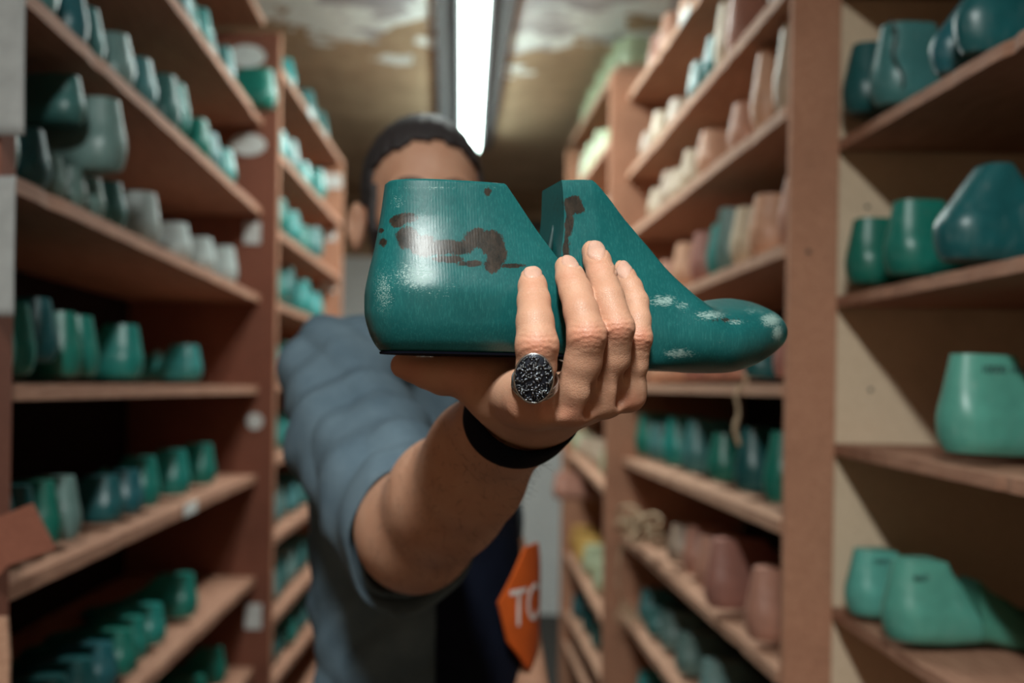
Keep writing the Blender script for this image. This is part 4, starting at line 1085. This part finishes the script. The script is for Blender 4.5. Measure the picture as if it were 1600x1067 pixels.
# --- trousers and shoes
Tr = Field(((-.22, .20), (1.08, 1.52), (.02, .86)), .008)
for s_ in (-1, 1):
    Tr.chain([(-.02+s_*.062, 1.30, .82), (-.02+s_*.085, 1.29, .45), (-.02+s_*.09, 1.33, .07)], [.095, .066, .052], .03)
Tr.cone((-.07, 1.30, .78), (.03, 1.30, .78), .10, .10, .04)
man_part('trousers', *Tr.mesh(), M['trousers'])
for s_ in (-1, 1):
    So = Field(((-.02+s_*.09-.07, -.02+s_*.09+.07), (1.08, 1.45), (-.01, .12)), .004)
    So.ell((-.02+s_*.09, 1.22, .032), (.045, .11, .034), .01); So.ell((-.02+s_*.09, 1.33, .045), (.038, .055, .045), .03)
    So.D = np.maximum(So.D, -(So.Z-.001)+0*So.X+0*So.Y).astype(np.float32)
    man_part('shoe', *So.mesh(), M['leather'])
# --- arm hair
rnd = random.Random(5); geo = []
An = vnormals(AV, AF)
pxA, pyA = proj(AV)
cand = np.where((AV[:, 1] < .86) & (pxA > 580) & (pxA < 850))[0]
dirA = (P(830, 662, .62)-P(648, 822, .86)).normalized()
for k in range(900):
    i = int(cand[rnd.randrange(len(cand))]); p = Vector(AV[i]); n_ = Vector(An[i])
    t_ = (dirA + Vector((rnd.uniform(-.5, .5), rnd.uniform(-.5, .5), rnd.uniform(-.8, .1)))).normalized(); l_ = rnd.uniform(.006, .013)
    pts = [p-n_*.0003, p+n_*.0012+t_*l_*.5, p+n_*.0016+t_*l_]
    geo.append(tube(pts, [.00009, .00008, .00004], 3))
V, Fs = join_geo(geo); V = [Vector(p)-mo for p in V]
o = obj('arm_hair', V, Fs, M['hair'], man); o['kind'] = 'stuff'
# --- wristband
wa = P(817, 643, .634); wdir = (P(826, 638, .62)-P(765, 715, .71)).normalized()
q1 = (Vector((1, 0, .35)) - wdir*Vector((1, 0, .35)).dot(wdir)).normalized(); q2 = wdir.cross(q1)
V = []; Fs = []; nA = 72
secs = [(-.0165, .0), (-.0160, .0012), (-.010, .0018), (.010, .0018), (.0160, .0012), (.0165, .0), (.015, -.0012), (-.015, -.0012)]
for i in range(nA):
    a = 2*PI*i/nA; rd = q1*math.cos(a)*.0345+q2*math.sin(a)*.0315
    for s_, h_ in secs: V.append(wa+wdir*s_*.95+rd+rd.normalized()*(h_+.0006))
nB = len(secs)
for i in range(nA):
    for j in range(nB): Fs.append((i*nB+j, ((i+1) % nA)*nB+j, ((i+1) % nA)*nB+(j+1) % nB, i*nB+(j+1) % nB))
wb = man_part('wristband', [tuple(p) for p in V], np.array(Fs), M['black_rubber'])
wb['label'] = 'black rubber wristband'
# second, narrower strap end
# --- ring with an oval face of twisted wire
rc = P(834, 591, .508); rp0 = P(838, 600, .525)
fr = thing('ring', '', ''); del fr['label']; del fr['category']; fr.parent = man; fr.location = rc-mo
fax = (P(838, 575, .520)-P(834, 628, .536)).normalized()
e1 = Vector((1, 0, 0)); e1 = (e1-fax*e1.dot(fax)).normalized(); e2 = fax.cross(e1)
cen = P(836, 597, .5255)-rc
bandgeo = [tube([cen+fax*dz_+(e1*math.cos(a)+e2*math.sin(a))*.0118 for a in [2*PI*i/40 for i in range(40)]], .0008, 6, True) for dz_ in (-.0022, 0, .0022)]
obj('ring_band', *join_geo(bandgeo), M['steel'], fr)
# dome
a1, b1 = .0098, .0124; V = []; Fs = []; nr_, na_ = 8, 36
nn_ = Vector((-.10, -1, -.12)).normalized(); ex = Vector((1, -.10, 0)).normalized(); ex = (ex-nn_*ex.dot(nn_)).normalized(); ez = ex.cross(nn_)*-1
if ez.z < 0: ez = -ez
def dome(x, z, off=0): 
    r2 = min(1, (x/a1)**2+(z/b1)**2); return ex*x+ez*z+nn_*(.0032*math.sqrt(max(0, 1-r2*.85))+off)
for i in range(nr_+1):
    for j in range(na_):
        f_ = i/nr_; V.append(dome(a1*f_*math.cos(2*PI*j/na_), b1*f_*math.sin(2*PI*j/na_)))
for i in range(nr_):
    for j in range(na_): Fs.append((i*na_+j, i*na_+(j+1) % na_, (i+1)*na_+(j+1) % na_, (i+1)*na_+j))
k = len(V); V += [p-nn_*.004 for p in V[nr_*na_:(nr_+1)*na_]]
Fs += [(nr_*na_+j, nr_*na_+(j+1) % na_, k+(j+1) % na_, k+j) for j in range(na_)]
dm_ = obj('ring_face', V, Fs, M['steel_dark'], fr); sharp(dm_.data, 60)
rnd = random.Random(11); geo = []
for q in range(230):
    while True:
        x, z = rnd.uniform(-1, 1), rnd.uniform(-1, 1)
        if x*x+z*z < .95: break
    x *= a1; z *= b1; a = rnd.uniform(0, PI); l_ = rnd.uniform(.0012, .0026); cv = rnd.uniform(-1, 1)*.6
    pts = []
    for t_ in (-1, -.5, 0, .5, 1):
        aa = a+cv*t_; xx = x+l_*t_*math.cos(aa)*.6; zz = z+l_*t_*math.sin(aa)*.6
        pts.append(dome(xx, zz, .0003+.0006*(1-t_*t_)))
    geo.append(tube(pts, [.0001, .00026, .00032, .00026, .0001], 5))
o = obj('wire_mesh', *join_geo(geo), M['steel_wire'], fr)
geo = [tube([dome(a1*1.01*math.cos(2*PI*i/48), b1*1.01*math.sin(2*PI*i/48), -.0004) for i in range(48)], .00055, 6, True)]
obj('rim', *join_geo(geo), M['steel'], fr)
print('objects', len(bpy.data.objects))
